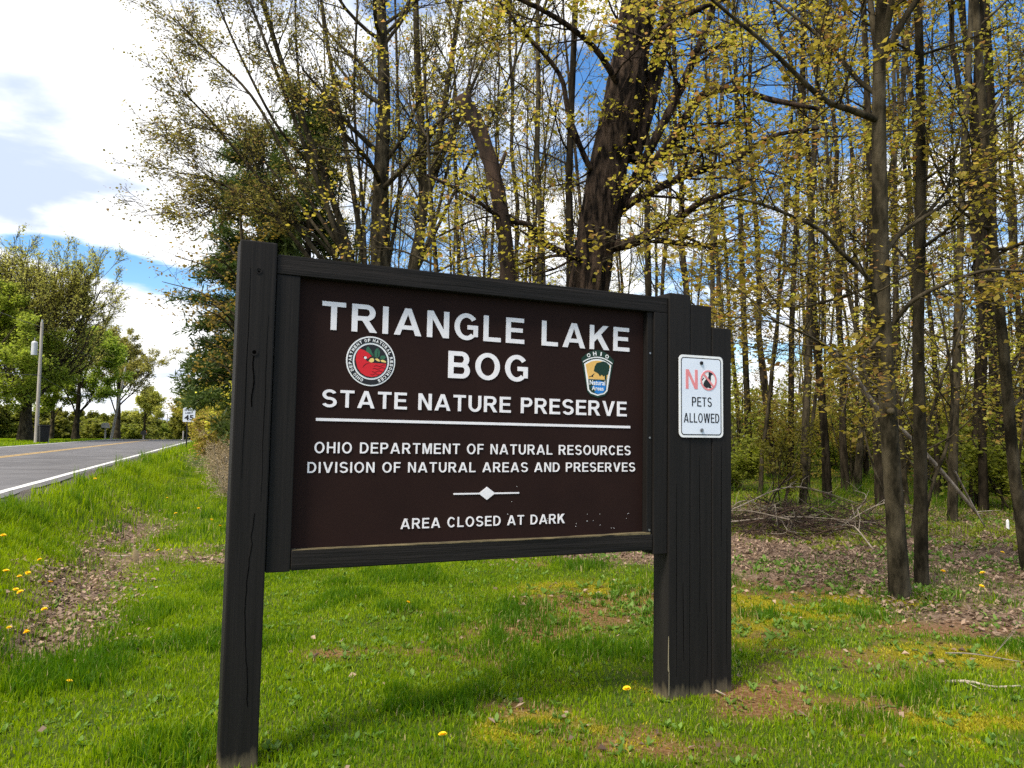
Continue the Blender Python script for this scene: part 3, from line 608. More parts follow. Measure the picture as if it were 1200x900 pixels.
for px, D, sc in [(140, 105, .8), (160, 115, .95), (176, 130, .7), (196, 135, .75), (210, 125, .7), (222, 118, 1.05), (232, 100, 1.0), (244, 96, 1.1), (205, 160, .85), (118, 110, .9), (100, 108, .8), (70, 100, .85), (25, 95, .85), (-20, 90, .8), (-60, 88, 1.0), (186, 165, .9), (258, 80, 1.0), (246, 70, .8), (5, 105, .9), (48, 108, .9), (-95, 85, 1.1), (170, 175, .9), (152, 170, .9), (228, 150, 1.0), (-140, 90, 1.2)]:
    o = tl if first else copy_tree(tl); first = False; q = P(px, 516, D); o.location = (q[0], q[1], max(float(zt(q[0], q[1])), -2.0)); o.rotation_euler = (0, 0, rng.uniform(0, 6.3)); o.scale = (sc, sc, sc)
# verge shrubs right of the road
vs_ = shrub_model(65, 2.2, 9, 'dry_brush', .05, 'dry tan brush at the edge of the verge beside the left post', 'dry_shrub', 'dry shrubs on the verge', .6, 3, 'dead_wood')
gs_ = shrub_model(66, 3.0, 9, 'leaf_woods', .10, 'yellow-green shrub along the verge past the speed sign', 'verge_shrub', 'shrubs along the verge', .7, 5)
first = True
for px, D, sc in [(268, 17, .5), (279, 14.5, .38), (262, 21, .6), (275, 19, .65), (286, 16, .5)]:
    o = vs_ if first else copy_tree(vs_); first = False; q = P(px, 520, D); o.location = (q[0], q[1], float(zt(q[0], q[1]))); o.rotation_euler = (0, 0, px); o.scale = (sc,) * 3
first = True
for px, D, sc in [(272, 30, .6), (256, 50, .9), (247, 58, 1.1), (266, 38, .7), (242, 66, 1.3), (279, 27, .6), (284, 24, .8), (300, 30, 1.3), (320, 28, 1.3), (236, 76, 1.5)]:
    o = gs_ if first else copy_tree(gs_); first = False; q = P(px, 520, D); o.location = (q[0], q[1], float(zt(q[0], q[1]))); o.rotation_euler = (0, 0, px); o.scale = (sc,) * 3
# the far wood that reads as one mass
rng = np.random.default_rng(88); nn = 5200; yy = rng.uniform(46, 85, nn); xx = rng.uniform(-.24, 1.15, nn) * yy; hh = rng.random(nn) ** 1.6 * (2.2 + 5 * fb(xx, yy, 9)); ok = st(xx, yy)[0] > 6
fn = np.stack([xx, yy, zt(xx, yy) + hh + .1], 1)[ok]; lv, lq = leaf_quads(fn, 9, .36, .75, rng, .2, .4, .4)
tag(mesh_np('far_woods', lv, lq, None, ['leaf_far'], smooth=False), 'distant foliage mass closing off the woods', 'woods', kind='stuff')

# ------------------------------------------------------------------ grass, weeds, leaf litter
def blades(x, y, h, wd, tint, rng, lean=.45):
    m = len(x); z = zt(x, y) - .005; a = rng.uniform(0, 6.283, m); ln = np.abs(rng.normal(0, lean, m)) * h; c, s = np.cos(a), np.sin(a); a2 = rng.uniform(0, 6.283, m); wx, wy = np.cos(a2) * wd * .5, np.sin(a2) * wd * .5
    b = np.stack([x, y, z], 1); mid = b + np.stack([c * ln * .32, s * ln * .32, h * .58], 1); tip = b + np.stack([c * ln, s * ln, h * np.clip(1 - .35 * (ln / h) ** 2, .3, 1)], 1); W = np.stack([wx, wy, 0 * wx], 1)
    V = np.stack([b - W, b + W, mid + W * .8, mid - W * .8, tip], 1).reshape(-1, 3); k = np.arange(m)[:, None] * 5
    return V, k + np.array([[0, 1, 2, 3]]), k + np.array([[3, 2, 4]]), np.repeat(tint, 5)
def grass_patch(name, n, ymin, ymax, fov, hb, wb, rng, pw=1.0, cond=None, label='green lawn grass growing round the foot of the board'):
    y = (ymin ** pw + (ymax ** pw - ymin ** pw) * rng.random(n)) ** (1 / pw); x = rng.uniform(fov[0], fov[1], n) * y + rng.normal(0, .3, n)
    s, t = st(x, y); lit, mo, so_ = m_litter(x, y), m_moss(x, y), m_soil(x, y)
    clump = fb(x + 20, y, .55); big = fb(x, y + 30, 2.4)
    dens = np.clip(1.25 - 1.08 * lit - .80 * mo - .9 * so_, .05, 1) * np.clip(.35 + 1.5 * clump, .25, 1)
    dens = np.where(s < E_R + .02 + .22 * vnoise(x, y, .4), 0, dens)
    dens = np.where((x > .55) & (y > 4.0 + .3 * vnoise(x, y, .6)), dens * .62, dens)
    if cond is not None: dens = dens * cond(x, y, s, t)
    k = rng.random(n) < dens; x, y, s, t, clump, big, lit, mo, so_ = [q[k] for q in (x, y, s, t, clump, big, lit, mo, so_)]; m = len(x)
    verge = sm(-.6, -1.6, s)
    tall = sm(.52, .70, clump) 
    h = hb * (.45 + .5 * clump + .85 * tall) * rng.uniform(.55, 1.35, m) * (1 + .9 * verge) * (1 - .5 * np.clip(mo + lit * .5 + so_ * .5, 0, 1)); wd = wb * rng.uniform(.6, 1.35, m)
    tint = np.clip(.30 + (big - .5) * .9 - .34 * tall + rng.normal(0, .17, m) + .35 * mo + .22 * sm(.2, -.6, s) * .3 + sm(1.5, -1.2, x) * .16, 0, .8)
    dead = rng.random(m) < .03 + .12 * np.clip(mo + so_ + lit, 0, 1) + .06 * sm(.0, 2.0, x); tint = np.where(dead, rng.uniform(.88, 1, m), tint); h = np.where(dead, h * .75, h)
    Vv, Qq, Tt, ti = blades(x, y, h, wd, tint, rng); o = mesh_np(name, Vv, Qq, Tt, ['grass_blade'], attrs=dict(tint=ti))
    return tag(o, label, 'grass', kind='stuff')
rng = np.random.default_rng(3)
grass_patch('grass', 380000, 2.1, 9.0, (-.85, .85), .052, .0064, rng, 1.55)
grass_patch('grass', 120000, 9.0, 26, (-.80, .10), .10, .011, rng, 1.3, lambda x, y, s, t: sm(5.0, 2.5, s), 'longer grass on the bank between the ditch and road')
grass_patch('grass', 60000, 24, 85, (-.56, -.25), .115, .025, rng, 1.2, lambda x, y, s, t: ((s > E_R + .1) & (s < 3)) * 1.0, 'verge grass stretching away past the speed sign')
grass_patch('grass', 38000, 6.0, 20, (.02, .95), .13, .009, rng, 1.2, lambda x, y, s, t: .45 + .55 * sm(.45, .6, fb(x + 70, y, 1.1)), 'sparse grass tufts among the fallen leaves at the woods edge')
grass_patch('grass', 90000, 10, 32, (.0, .95), .24, .009, rng, 1.2, lambda x, y, s, t: (s > 2.5) * (.25 + .75 * sm(.42, .6, fb(x + 40, y, 1.6))), 'tall thin grass under the trees of the woods')
def moss_tufts(n, rng):
    y = rng.uniform(2.6, 9, n); x = rng.uniform(-.4, .8, n) * y; k = rng.random(n) < m_moss(x, y) * .9; x, y = x[k], y[k]; m = len(x)
    Vv, Qq, Tt, ti = blades(x, y, rng.uniform(.008, .028, m), rng.uniform(.004, .010, m), rng.random(m), rng, .8)
    tag(mesh_np('moss', Vv, Qq, Tt, ['moss_tuft'], attrs=dict(tint=ti)), 'yellow-green moss cushions on bare patches', 'moss', kind='stuff')
moss_tufts(420000, rng)
def lawn_blades():
    n = 60000; s = rng.uniform(-40, E_L - .2, n); t = 25 + 80 * rng.random(n) ** .8; x, y = xy(s, t); Vv, Qq, Tt, ti = blades(x, y, rng.uniform(.05, .14, n), np.full(n, .05), np.clip(.45 + rng.normal(0, .15, n), 0, 1), rng)
    tag(mesh_np('grass', Vv, Qq, Tt, ['grass_blade'], attrs=dict(tint=ti)), 'mown lawn grass on the far side of the road', 'grass', kind='stuff')
lawn_blades()
def rosettes(n, rng, ymin, ymax, fov, size, cond):
    y = ymin + (ymax - ymin) * rng.random(n) ** .8; x = rng.uniform(*fov, n) * y; k = rng.random(n) < cond(x, y); x, y = x[k], y[k]; m = len(x); per = 6
    X = np.repeat(x, per); Yv = np.repeat(y, per); a = np.tile(np.arange(per) * 6.283 / per, m) + rng.normal(0, .4, m * per); ln = size * rng.uniform(.5, 1.3, m * per) * np.repeat(rng.uniform(.6, 1.3, m), per); el_ = rng.uniform(.25, 1.1, m * per)
    d = np.stack([np.cos(a) * np.cos(el_), np.sin(a) * np.cos(el_), np.sin(el_)], 1); sd_ = np.stack([-np.sin(a), np.cos(a), 0 * a], 1); b = np.stack([X, Yv, zt(X, Yv)], 1); wv = (ln * .2)[:, None]
    mid = b + d * (ln * .55)[:, None]; tip = b + d * ln[:, None] - np.array([0, 0, 1]) * (ln * .12)[:, None]
    return np.stack([b - sd_ * wv * .2, b + sd_ * wv * .2, mid + sd_ * wv, mid - sd_ * wv, tip], 1).reshape(-1, 3), np.arange(m * per)[:, None] * 5 + np.array([[0, 1, 2, 3]]), np.arange(m * per)[:, None] * 5 + np.array([[3, 2, 4]])
Vv, Qq, Tt = rosettes(5200, rng, 2.4, 9.5, (-.8, .9), .042, lambda x, y: np.clip(sm(.42, .62, fb(x, y, .7)) * sm(-1.9, -1.2, st(x, y)[0]) + .15, 0, 1))
tag(mesh_np('weeds', Vv, Qq, Tt, ['weed_leaf']), 'broad-leaved weeds scattered through the lawn', 'weeds', kind='stuff')
Vv, Qq, Tt = rosettes(15000, rng, 9.5, 32, (-.02, 1.0), .085, lambda x, y: np.clip(sm(.40, .6, fb(x, y, 2.5)), 0, 1) * (st(x, y)[0] > 3))
Vm, Qm, Tm = rosettes(7000, rng, 5.5, 15, (.0, .95), .07, lambda x, y: np.clip(sm(.45, .65, fb(x + 4, y + 8, .9)) * .8 + .05, 0, 1))
tag(mesh_np('seedlings', Vm, Qm, Tm, ['weed_leaf']), 'small green seedlings coming up through the fallen leaves', 'seedlings', kind='stuff')
tag(mesh_np('undergrowth', Vv, Qq, Tt, ['leaf_green']), 'low green undergrowth carpeting the woods floor', 'undergrowth', kind='stuff')
def dead_leaves(n, rng, ymin, ymax, fov, size, cond):
    y = ymin + (ymax - ymin) * rng.random(n) ** .7; x = rng.uniform(*fov, n) * y; k = rng.random(n) < cond(x, y); x, y = x[k], y[k]; m = len(x); z = zt(x, y) + rng.uniform(.004, .03, m)
    a = rng.uniform(0, 6.283, m); L_ = size * rng.uniform(.5, 1.3, m); tilt = rng.normal(0, .35, m); roll = rng.normal(0, .4, m); d = np.stack([np.cos(a), np.sin(a), tilt], 1) * L_[:, None]; sd_ = np.stack([-np.sin(a), np.cos(a), roll], 1) * (L_ * .36)[:, None]; b = np.stack([x, y, z], 1); up = np.array([0, 0, 1]) * (L_ * rng.uniform(-.1, .35, m))[:, None]
    V = np.stack([b - d * .5, b + sd_ + up, b + d * .5 + up * .3, b - sd_ + up, b], 1).reshape(-1, 3); k5 = np.arange(m)[:, None] * 5
    T = np.concatenate([k5 + np.array([[0, 4, 1]]), k5 + np.array([[4, 2, 1]]), k5 + np.array([[0, 3, 4]]), k5 + np.array([[4, 3, 2]])]); return V, T
Vv, Tt = dead_leaves(190000, rng, 2.5, 19, (-.75, 1.0), .043, lambda x, y: np.clip(m_litter(x, y) * (.30 + 1.0 * sm(.3, .65, fb(x, y, .7))) + .002 + .035 * m_soil(x, y), 0, 1) * (st(x, y)[0] > -1.9))
tag(mesh_np('leaf_litter', Vv, None, Tt, ['dead_leaf'], smooth=False), 'fallen brown leaves lying along the ditch and woods edge', 'leaf litter', kind='stuff')

# ------------------------------------------------------------------ small mesh builder with slots
class MB:
    def __init__(s): s.bm = bmesh.new(); s.mats = []
    def mi(s, m):
        if m not in s.mats: s.mats.append(m)
        return s.mats.index(m)
    def box(s, x0, x1, y0, y1, z0, z1, mat, bev=0.0, seg=2):
        r = bmesh.ops.create_cube(s.bm, size=1.0); vs = r['verts']
        for v in vs: v.co = Vector(((x0 + x1) / 2 + v.co.x * (x1 - x0), (y0 + y1) / 2 + v.co.y * (y1 - y0), (z0 + z1) / 2 + v.co.z * (z1 - z0)))
        fs = {f for v in vs for f in v.link_faces}
        if bev:
            e = list({e for v in vs for e in v.link_edges}); rr = bmesh.ops.bevel(s.bm, geom=e, offset=bev, segments=seg, profile=.6, affect='EDGES'); fs = {f for f in fs if f.is_valid} | set(rr['faces'])
            fs |= {f for v in rr['verts'] for f in v.link_faces}
        for f in fs: f.material_index = s.mi(mat)
    def poly(s, pts, y0, y1, mat):
        """outline in the local x,z plane, extruded from y0 (front) back to y1"""
        n = len(pts); a = [s.bm.verts.new((p[0], y0, p[1])) for p in pts]; b = [s.bm.verts.new((p[0], y1, p[1])) for p in pts]; k = s.mi(mat)
        ar = sum(pts[i][0] * pts[(i + 1) % n][1] - pts[(i + 1) % n][0] * pts[i][1] for i in range(n))
        f = s.bm.faces.new(a if ar > 0 else a[::-1]); f.material_index = k; f = s.bm.faces.new(b[::-1] if ar > 0 else b); f.material_index = k
        for i in range(n):
            q = [a[i], b[i], b[(i + 1) % n], a[(i + 1) % n]]; f = s.bm.faces.new(q if ar > 0 else q[::-1]); f.material_index = k
    def ring(s, cx, cz, r0, r1, y0, y1, mat, n=48):
        for i in range(n):
            t0, t1 = i * 2 * math.pi / n, (i + 1) * 2 * math.pi / n
            s.poly([(cx + r0 * math.cos(t0), cz + r0 * math.sin(t0)), (cx + r1 * math.cos(t0), cz + r1 * math.sin(t0)), (cx + r1 * math.cos(t1), cz + r1 * math.sin(t1)), (cx + r0 * math.cos(t1), cz + r0 * math.sin(t1))], y0, y1, mat)
    def disc(s, cx, cz, r, y0, y1, mat, n=40, rz=None): s.poly([(cx + r * math.cos(i * 2 * math.pi / n), cz + (rz or r) * math.sin(i * 2 * math.pi / n)) for i in range(n)], y0, y1, mat)
    def text(s, body, x0, x1, z0, z1, y, mat, bold=.03, depth=.002, rot=None, space=1.08):
        m = text_mesh(body, bold, space); co = np.array([v.co[:] for v in m.vertices]); lo, hi = co.min(0), co.max(0); k = s.mi(mat)
        cx = (x0 + x1) / 2; cz = (z0 + z1) / 2; out = []
        for c in co:
            fx = (c[0] - lo[0]) / max(hi[0] - lo[0], 1e-6); fz = (c[1] - lo[1]) / max(hi[1] - lo[1], 1e-6); px, pz = x0 + fx * (x1 - x0), z0 + fz * (z1 - z0)
            if rot is not None:
                dx, dz = px - cx, pz - cz; px = cx + dx * math.cos(rot) - dz * math.sin(rot); pz = cz + dx * math.sin(rot) + dz * math.cos(rot)
            out.append(s.bm.verts.new((px, y - (depth if c[2] > .001 else 0), pz)))
        for p in m.polygons:
            try: f = s.bm.faces.new([out[i] for i in p.vertices]); f.material_index = k
            except ValueError: pass
        bpy.data.meshes.remove(m)
    def caps(s, body, x0, x1, z0, z1, y, mat, v=.20, h=.165, depth=.003, gap=.13):
        lay = []; x = 0.0
        for ch in body:
            if ch == ' ': x += .34 + gap; continue
            w, g = glyph(ch, v, h); lay.append((x, g)); x += w + gap
        k = (x1 - x0) / (x - gap)
        for ox, groups in lay:
            for j, grp in enumerate(groups):
                for p in grp: s.poly([(x0 + (ox + a) * k, z0 + b * (z1 - z0)) for a, b in p], y - depth - .00012 * j, y, mat)
    def cyl(s, p0, p1, r0, r1, mat, k=10):
        p0, p1 = Vector(p0), Vector(p1); d = (p1 - p0).normalized(); a = d.orthogonal().normalized(); b = d.cross(a); A = []; B = []
        for i in range(k):
            t = i * 2 * math.pi / k; e = a * math.cos(t) + b * math.sin(t); A.append(s.bm.verts.new(p0 + e * r0)); B.append(s.bm.verts.new(p1 + e * r1))
        fs = [s.bm.faces.new([A[i], A[(i + 1) % k], B[(i + 1) % k], B[i]]) for i in range(k)] + [s.bm.faces.new(A[::-1]), s.bm.faces.new(B)]
        for f in fs: f.material_index = s.mi(mat)
    def build(s, name, parent=None, loc=None, smooth=False):
        me = bpy.data.meshes.new(name); s.bm.normal_update(); s.bm.to_mesh(me); s.bm.free()
        for m in s.mats: me.materials.append(MATS[m])
        if smooth: me.polygons.foreach_set('use_smooth', [True] * len(me.polygons))
        o = bpy.data.objects.new(name, me); col.objects.link(o)
        if parent: o.parent = parent; kid(parent, o)
        if loc is not None: o.location = loc
        return o
def rect_(x0, x1, y0, y1): return [(x0, y0), (x1, y0), (x1, y1), (x0, y1)]
def arc_(cx, cy, rx, ry, sv, sh, a0, a1, n=14):
    o = []; A = [R(a0 + (a1 - a0) * k / n) for k in range(n + 1)]
    for p, q in zip(A, A[1:]):
        o.append([(cx + (rx - sv) * math.cos(p), cy + (ry - sh) * math.sin(p)), (cx + rx * math.cos(p), cy + ry * math.sin(p)), (cx + rx * math.cos(q), cy + ry * math.sin(q)), (cx + (rx - sv) * math.cos(q), cy + (ry - sh) * math.sin(q))])
    return o
def glyph(c, v, h):
    """sign-painter's bold grotesque capital, cap height 1: (width, groups of abutting polygons)"""
    W = dict(A=1.0, B=.82, C=.90, D=.85, E=.74, F=.68, G=.93, H=.82, I=v, K=.88, L=.70, M=1.0, N=.83, O=.96, P=.79, R=.87, S=.83, T=.80, U=.83, V=.96, W=1.34)
    w = W[c]; st_ = [rect_(0, v, 0, 1)]; g = []
    mid = .5 - h / 2
    if c == 'I': g = [st_]
    elif c == 'L': g = [st_, [rect_(v, w, 0, h)]]
    elif c == 'T': g = [[rect_(w / 2 - v / 2, w / 2 + v / 2, 0, 1 - h)], [rect_(0, w, 1 - h, 1)]]
    elif c in 'EF': g = [st_, [rect_(v, w, 1 - h, 1)], [rect_(v, w - .05, mid + .02, mid + .02 + h)]] + ([[rect_(v, w + .02, 0, h)]] if c == 'E' else [])
    elif c == 'H': g = [st_, [rect_(w - v, w, 0, 1)], [rect_(v, w - v, mid + .02, mid + .02 + h)]]
    elif c == 'N': g = [st_, [rect_(w - v, w, 0, 1)], [[(v * .1, 1), (v * 1.12, 1), (w - v * .1, 0), (w - v * 1.12, 0)]]]
    elif c == 'M': g = [st_, [rect_(w - v, w, 0, 1)], [[(v * .5, 1), (v * 1.38, 1), (w / 2, .30), (w / 2, 0), (w / 2 - .09, 0)]], [[(w - v * .5, 1), (w - v * 1.38, 1), (w / 2, .30), (w / 2, 0), (w / 2 + .09, 0)]]]
    elif c == 'A': g = [[[(0, 0), (v * 1.1, 0), (w / 2, .78), (w / 2, 1), (w / 2 - .115, 1)]], [[(w, 0), (w - v * 1.1, 0), (w / 2, .78), (w / 2, 1), (w / 2 + .115, 1)]], [rect_(w * .24, w * .76, .21, .21 + h * .95)]]
    elif c == 'V': g = [[[(0, 1), (v * 1.1, 1), (w / 2, .22), (w / 2, 0), (w / 2 - .115, 0)]], [[(w, 1), (w - v * 1.1, 1), (w / 2, .22), (w / 2, 0), (w / 2 + .115, 0)]]]
    elif c == 'W':
        for k in (0, 1):
            x = k * (w - v * .4) / 2; q = w / 2 + v * .2
            g += [[[(x, 1), (x + v, 1), (x + q / 2, .27), (x + q / 2, 0), (x + q / 2 - .11, 0)]], [[(x + q, 1), (x + q - v, 1), (x + q / 2, .27), (x + q / 2, 0), (x + q / 2 + .11, 0)]]]
    elif c == 'K': g = [st_, [[(v, .30), (v, .58), (w - .28, 1), (w - .02, 1)]], [[(.33, .48), (.49, .66), (w + .02, 0), (w - .24, 0)]]]
    elif c == 'O': g = [arc_(w / 2, .5, w / 2, .515, v, h, 0, 360, 36)]
    elif c == 'C': g = [arc_(w / 2, .5, w / 2, .515, v, h, 36, 324, 30)]
    elif c == 'G': g = [arc_(w / 2, .5, w / 2, .515, v, h, 38, 314, 30), [rect_(w - v * .95, w - .01, .13, .40)], [rect_(w * .54, w - .01, .40, .40 + h)]]
    elif c == 'U': g = [[rect_(0, v, .38, 1)], [rect_(w - v, w, .38, 1)], arc_(w / 2, .38, w / 2, .395, v, h, 180, 360, 20)]
    elif c == 'D': g = [st_, [rect_(v, w - .48, 0, h)], [rect_(v, w - .48, 1 - h, 1)], arc_(w - .48, .5, .48, .5, v, h, -90, 90, 20)]
    elif c in 'PR':
        b = .295; g = [st_, [rect_(v, w - .32, 1 - h, 1)], [rect_(v, w - .32, 1 - 2 * b, 1 - 2 * b + h)], arc_(w - .32 - (.05 if c == 'R' else 0), 1 - b, .32, b, v, h, -90, 90, 18)]
        if c == 'R': g += [[[(.36, .42), (.58, .44), (w + .02, 0), (w - .235, 0)]]]
    elif c == 'B':
        b = (1 + h) / 4; g = [st_] + [[rect_(v, w - .30, y, y + h)] for y in (0, mid, 1 - h)] + [arc_(w - .30, b, .30, b, v, h, -90, 90, 16), arc_(w - .335, 1 - b, .30, b, v, h, -90, 90, 16)]
    elif c == 'S':
        b = (1.03 + h) / 4; g = [arc_(w / 2, 1.015 - b, w / 2 - .02, b, v, h, 22, 270, 26), arc_(w / 2, b - .015, w / 2, b, v, h, 90, -158, 26)]
    return w, g
_tc = {}
def text_mesh(body, bold, space):
    c = bpy.data.curves.new('t', 'FONT'); c.body = body; c.size = 1; c.offset = bold; c.extrude = .01; c.space_character = space; c.resolution_u = 4
    o = bpy.data.objects.new('t', c); col.objects.link(o); dg = bpy.context.evaluated_depsgraph_get(); m = bpy.data.meshes.new_from_object(o.evaluated_get(dg)); bpy.data.objects.remove(o); bpy.data.curves.remove(c); return m
def arc_text(mb, body, cx, cz, r, a0, a1, h, y, mat, bold=.03):
    """letters set round a circle, from angle a0 to a1 (clockwise, radians)"""
    adv = [.5 if ch in ' I' else 1.0 for ch in body]; tot = sum(adv); acc = 0
    for ch, ad in zip(body, adv):
        a = a0 + (a1 - a0) * (acc + ad / 2) / tot; acc += ad
        if ch == ' ': continue
        wd = h * (.28 if ch == 'I' else .78); x, z = cx + r * math.cos(a), cz + r * math.sin(a); mb.text(ch, x - wd / 2, x + wd / 2, z - h / 2, z + h / 2, y, mat, bold, .0008, rot=a - math.pi / 2)

# ------------------------------------------------------------------ the preserve board
O = G0(783, 822); AZ = R(25)
board = thing('preserve_sign', 'wide dark brown wooden board on posts with white lettering about a state nature preserve', 'sign', O, AZ); board.rotation_euler = (0, R(.37), AZ)
def post(x0, x1, top, y0, y1, name='post', crack=False, seed=0):
    rng = np.random.default_rng(seed); mb = MB(); mb.box(x0, x1, y0, y1, -.35, top, 'painted_post', .007)
    return mb.build(name, board)
p1 = post(-2.245, -2.092, 2.22, .0, .140, seed=1); p2 = post(0, .1435, 2.202, 0, .140, seed=2); p3 = post(.1455, .2945, 2.150, .003, .143, seed=3); p4 = post(.2965, .432, 2.031, -.001, .139, seed=4)
# cracks and knots on the left post
mb = MB()
zz = np.linspace(1.05, .25, 26); xs = -2.155 + .012 * np.sin(zz * 7) + np.random.default_rng(2).normal(0, .002, 26)
for a in range(25): mb.poly([(xs[a] - .0013, zz[a]), (xs[a] + .0013, zz[a]), (xs[a + 1] + .0013, zz[a + 1]), (xs[a + 1] - .0013, zz[a + 1])], -.0012, .004, 'crack_dark')
zz = np.linspace(1.72, 1.50, 9); xs = -2.172 + .004 * np.sin(zz * 40)
for a in range(8): mb.poly([(xs[a] - .003, zz[a]), (xs[a] + .003, zz[a]), (xs[a + 1] + .002, zz[a + 1]), (xs[a + 1] - .002, zz[a + 1])], -.0012, .004, 'crack_dark')
mb.build('crack', p1)
mb = MB(); mb.ring(-2.166, 2.09, .010, .014, -.0025, .004, 'painted_post', 16); mb.disc(-2.166, 2.086, .004, -.0015, .004, 'crack_dark', 10); mb.ring(-2.172, 1.735, .009, .015, -.003, .004, 'painted_post', 14); mb.disc(-2.172, 1.735, .008, -.0018, .004, 'crack_dark', 10); mb.build('knot', p1)
def check(par, x, za, zb, wd, seed, y=-.0012):
    rng = np.random.default_rng(seed); n_ = 14; zz = np.linspace(za, zb, n_); xs = x + np.cumsum(rng.normal(0, .0012, n_)); ww = wd * np.sin(np.linspace(.15, 3.0, n_)); mb = MB()
    for a in range(n_ - 1): mb.poly([(xs[a] - ww[a], zz[a]), (xs[a] + ww[a], zz[a]), (xs[a + 1] + ww[a + 1], zz[a + 1]), (xs[a + 1] - ww[a + 1], zz[a + 1])], y, .004, 'crack_dark')
    mb.build('crack', par)
for par, x, za, zb, wd, y in [(p2, .052, 1.15, .12, .0012, -.001), (p2, .098, .62, .2, .0015, -.001), (p3, .21, 1.3, .45, .0014, .002), (p3, .26, .5, .1, .0012, .002), (p4, .36, 1.36, .8, .0014, -.002), (p4, .40, .9, .15, .0013, -.002), (p1, -2.20, 2.1, 1.2, .0011, -.001), (p1, -2.12, 1.9, 1.1, .001, -.001)]: check(par, x, za, zb, wd, int(abs(x) * 1000), y)
mb = MB(); mb.poly([(.0030, .03), (.0075, .03), (.0062, .16), (.0045, .19)], -.0008, .003, 'weathered_end'); mb.poly([(-.0005, .16), (.003, .15), (.0035, .33), (.0015, .34)], -.0008, .003, 'weathered_end'); mb.build('scuff', p2)
# frame
mb = MB(); mb.box(-2.089, -.003, .012, .125, 2.088, 2.174, 'painted_rail', .004); mb.build('top_rail', board)
mb = MB(); mb.box(-1.984, -.095, .014, .122, .797, .884, 'painted_rail', .005); rail = mb.build('bottom_rail', board)
mb = MB(); mb.poly([(-1.98, .8845), (-1.2, .887), (-.6, .8862), (-.11, .893), (-.11, .883), (-1.98, .883)], .0135, .064, 'lit_tan_edge'); mb.build('lit_ledge', rail)  # tan strip painting the lit top of the bottom rail
mb = MB(); mb.box(-2.088, -1.9865, .016, .124, .793, 2.0865, 'painted_post', .004); mb.build('stile', board)
mb = MB(); mb.box(-.092, -.004, .010, .120, .775, 2.0865, 'painted_post', .004); mb.box(-.128, -.0935, .024, .12, .886, 2.0865, 'painted_post', .003); st_r = mb.build('stile', board)
mb = MB()
for z_ in (1.86, 1.40, .905): mb.disc(-.111, z_, .006, .021, .026, 'bolt_steel', 10)
mb.build('screw', st_r)
mb = MB(); mb.box(-1.985, -.13, .062, .085, .886, 2.0868, 'panel_brown', .0); panel = mb.build('panel', board)
YP = .0618
def line(body, x0, x1, z0, z1, name, v=.20, h=.165, gap=.15):
    m_ = MB(); m_.caps(body, x0, x1, z0, z1, YP, 'white_letter', v, h, .003, gap); return m_.build(name, panel)
line('TRIANGLE LAKE', -1.879, -.224, 1.864, 1.993, 'title_lettering', .20, .165, .21); line('BOG', -1.265, -.833, 1.672, 1.804, 'title_lettering', .20, .165, .21)
line('STATE NATURE PRESERVE', -1.866, -.237, 1.512, 1.591, 'lettering', .195, .16, .19); line('OHIO DEPARTMENT OF NATURAL RESOURCES', -1.892, -.209, 1.304, 1.354, 'lettering', .175, .14, .24)
line('DIVISION OF NATURAL AREAS AND PRESERVES', -1.920, -.179, 1.216, 1.264, 'lettering', .175, .14, .24); line('AREA CLOSED AT DARK', -1.483, -.610, .953, 1.001, 'lettering', .175, .14, .24)
mb = MB(); mb.box(-1.89, -.212, YP - .003, YP, 1.4485, 1.4615, 'white_letter'); mb.build('rule_line', panel)
mb = MB(); mb.box(-1.223, -1.085, YP - .003, YP, 1.108, 1.1155, 'white_letter'); mb.box(-1.012, -.872, YP - .003, YP, 1.108, 1.1155, 'white_letter'); mb.poly([(-1.092, 1.112), (-1.048, 1.144), (-1.004, 1.112), (-1.048, 1.080)], YP - .0035, YP, 'white_letter'); mb.build('diamond_ornament', panel)
# paint flecks near the foot of the panel
mb = MB(); rng = np.random.default_rng(4)
for _ in range(20):
    x_, z_ = (rng.uniform(-.75, -.2), rng.uniform(.90, 1.0)) if rng.random() < .75 else (rng.uniform(-1.6, -.2), rng.uniform(.9, 1.15)); mb.disc(x_, z_, rng.uniform(.001, .0026), YP - .0008, YP, 'sign_rim', 6, rng.uniform(.001, .0022))
mb.build('paint_fleck', panel)
# round emblem with a red bird
E_ = MB(); cx, cz, r_ = -1.647, 1.731, .116
E_.disc(cx, cz, r_, YP - .002, YP, 'sign_rim', 56); E_.ring(cx, cz, r_ * .745, r_ * .945, YP - .003, YP - .0021, 'black_paint', 56); E_.disc(cx, cz, r_ * .675, YP - .003, YP - .0021, 'black_paint', 48)
arc_text(E_, 'OHIO DEPARTMENT OF NATURAL RESOURCES', cx, cz, r_ * .845, R(250), R(-70), r_ * .125, YP - .003, 'sign_rim', .035)
def ep(pts, y, mat): E_.poly([(cx + a * r_, cz + b_ * r_) for a, b_ in pts], YP - y, YP - .003, mat)
ep([(-.62, .02), (-.60, .22), (-.53, .40), (-.45, .47), (-.30, .43), (-.12, .33), (.03, .20), (-.04, .17), (-.14, .08), (-.12, .00), (-.02, -.05), (.10, -.065), (.62, -.07), (.61, -.20), (.54, -.36), (.42, -.49), (.25, -.59), (.02, -.635), (-.20, -.60), (-.40, -.48), (-.54, -.30)], .0036, 'emblem_red')
ep([(-.34, .16), (-.24, .20), (-.12, .06), (-.13, -.03), (-.22, .05)], .0040, 'black_paint'); E_.disc(cx - .235 * r_, cz + .125 * r_, .055 * r_, YP - .0046, YP - .004, 'sign_rim', 12)
ep([(-.10, .00), (-.02, .115), (.08, .13), (.13, .06), (.10, -.02), (.00, -.055)], .0042, 'emblem_yellow')
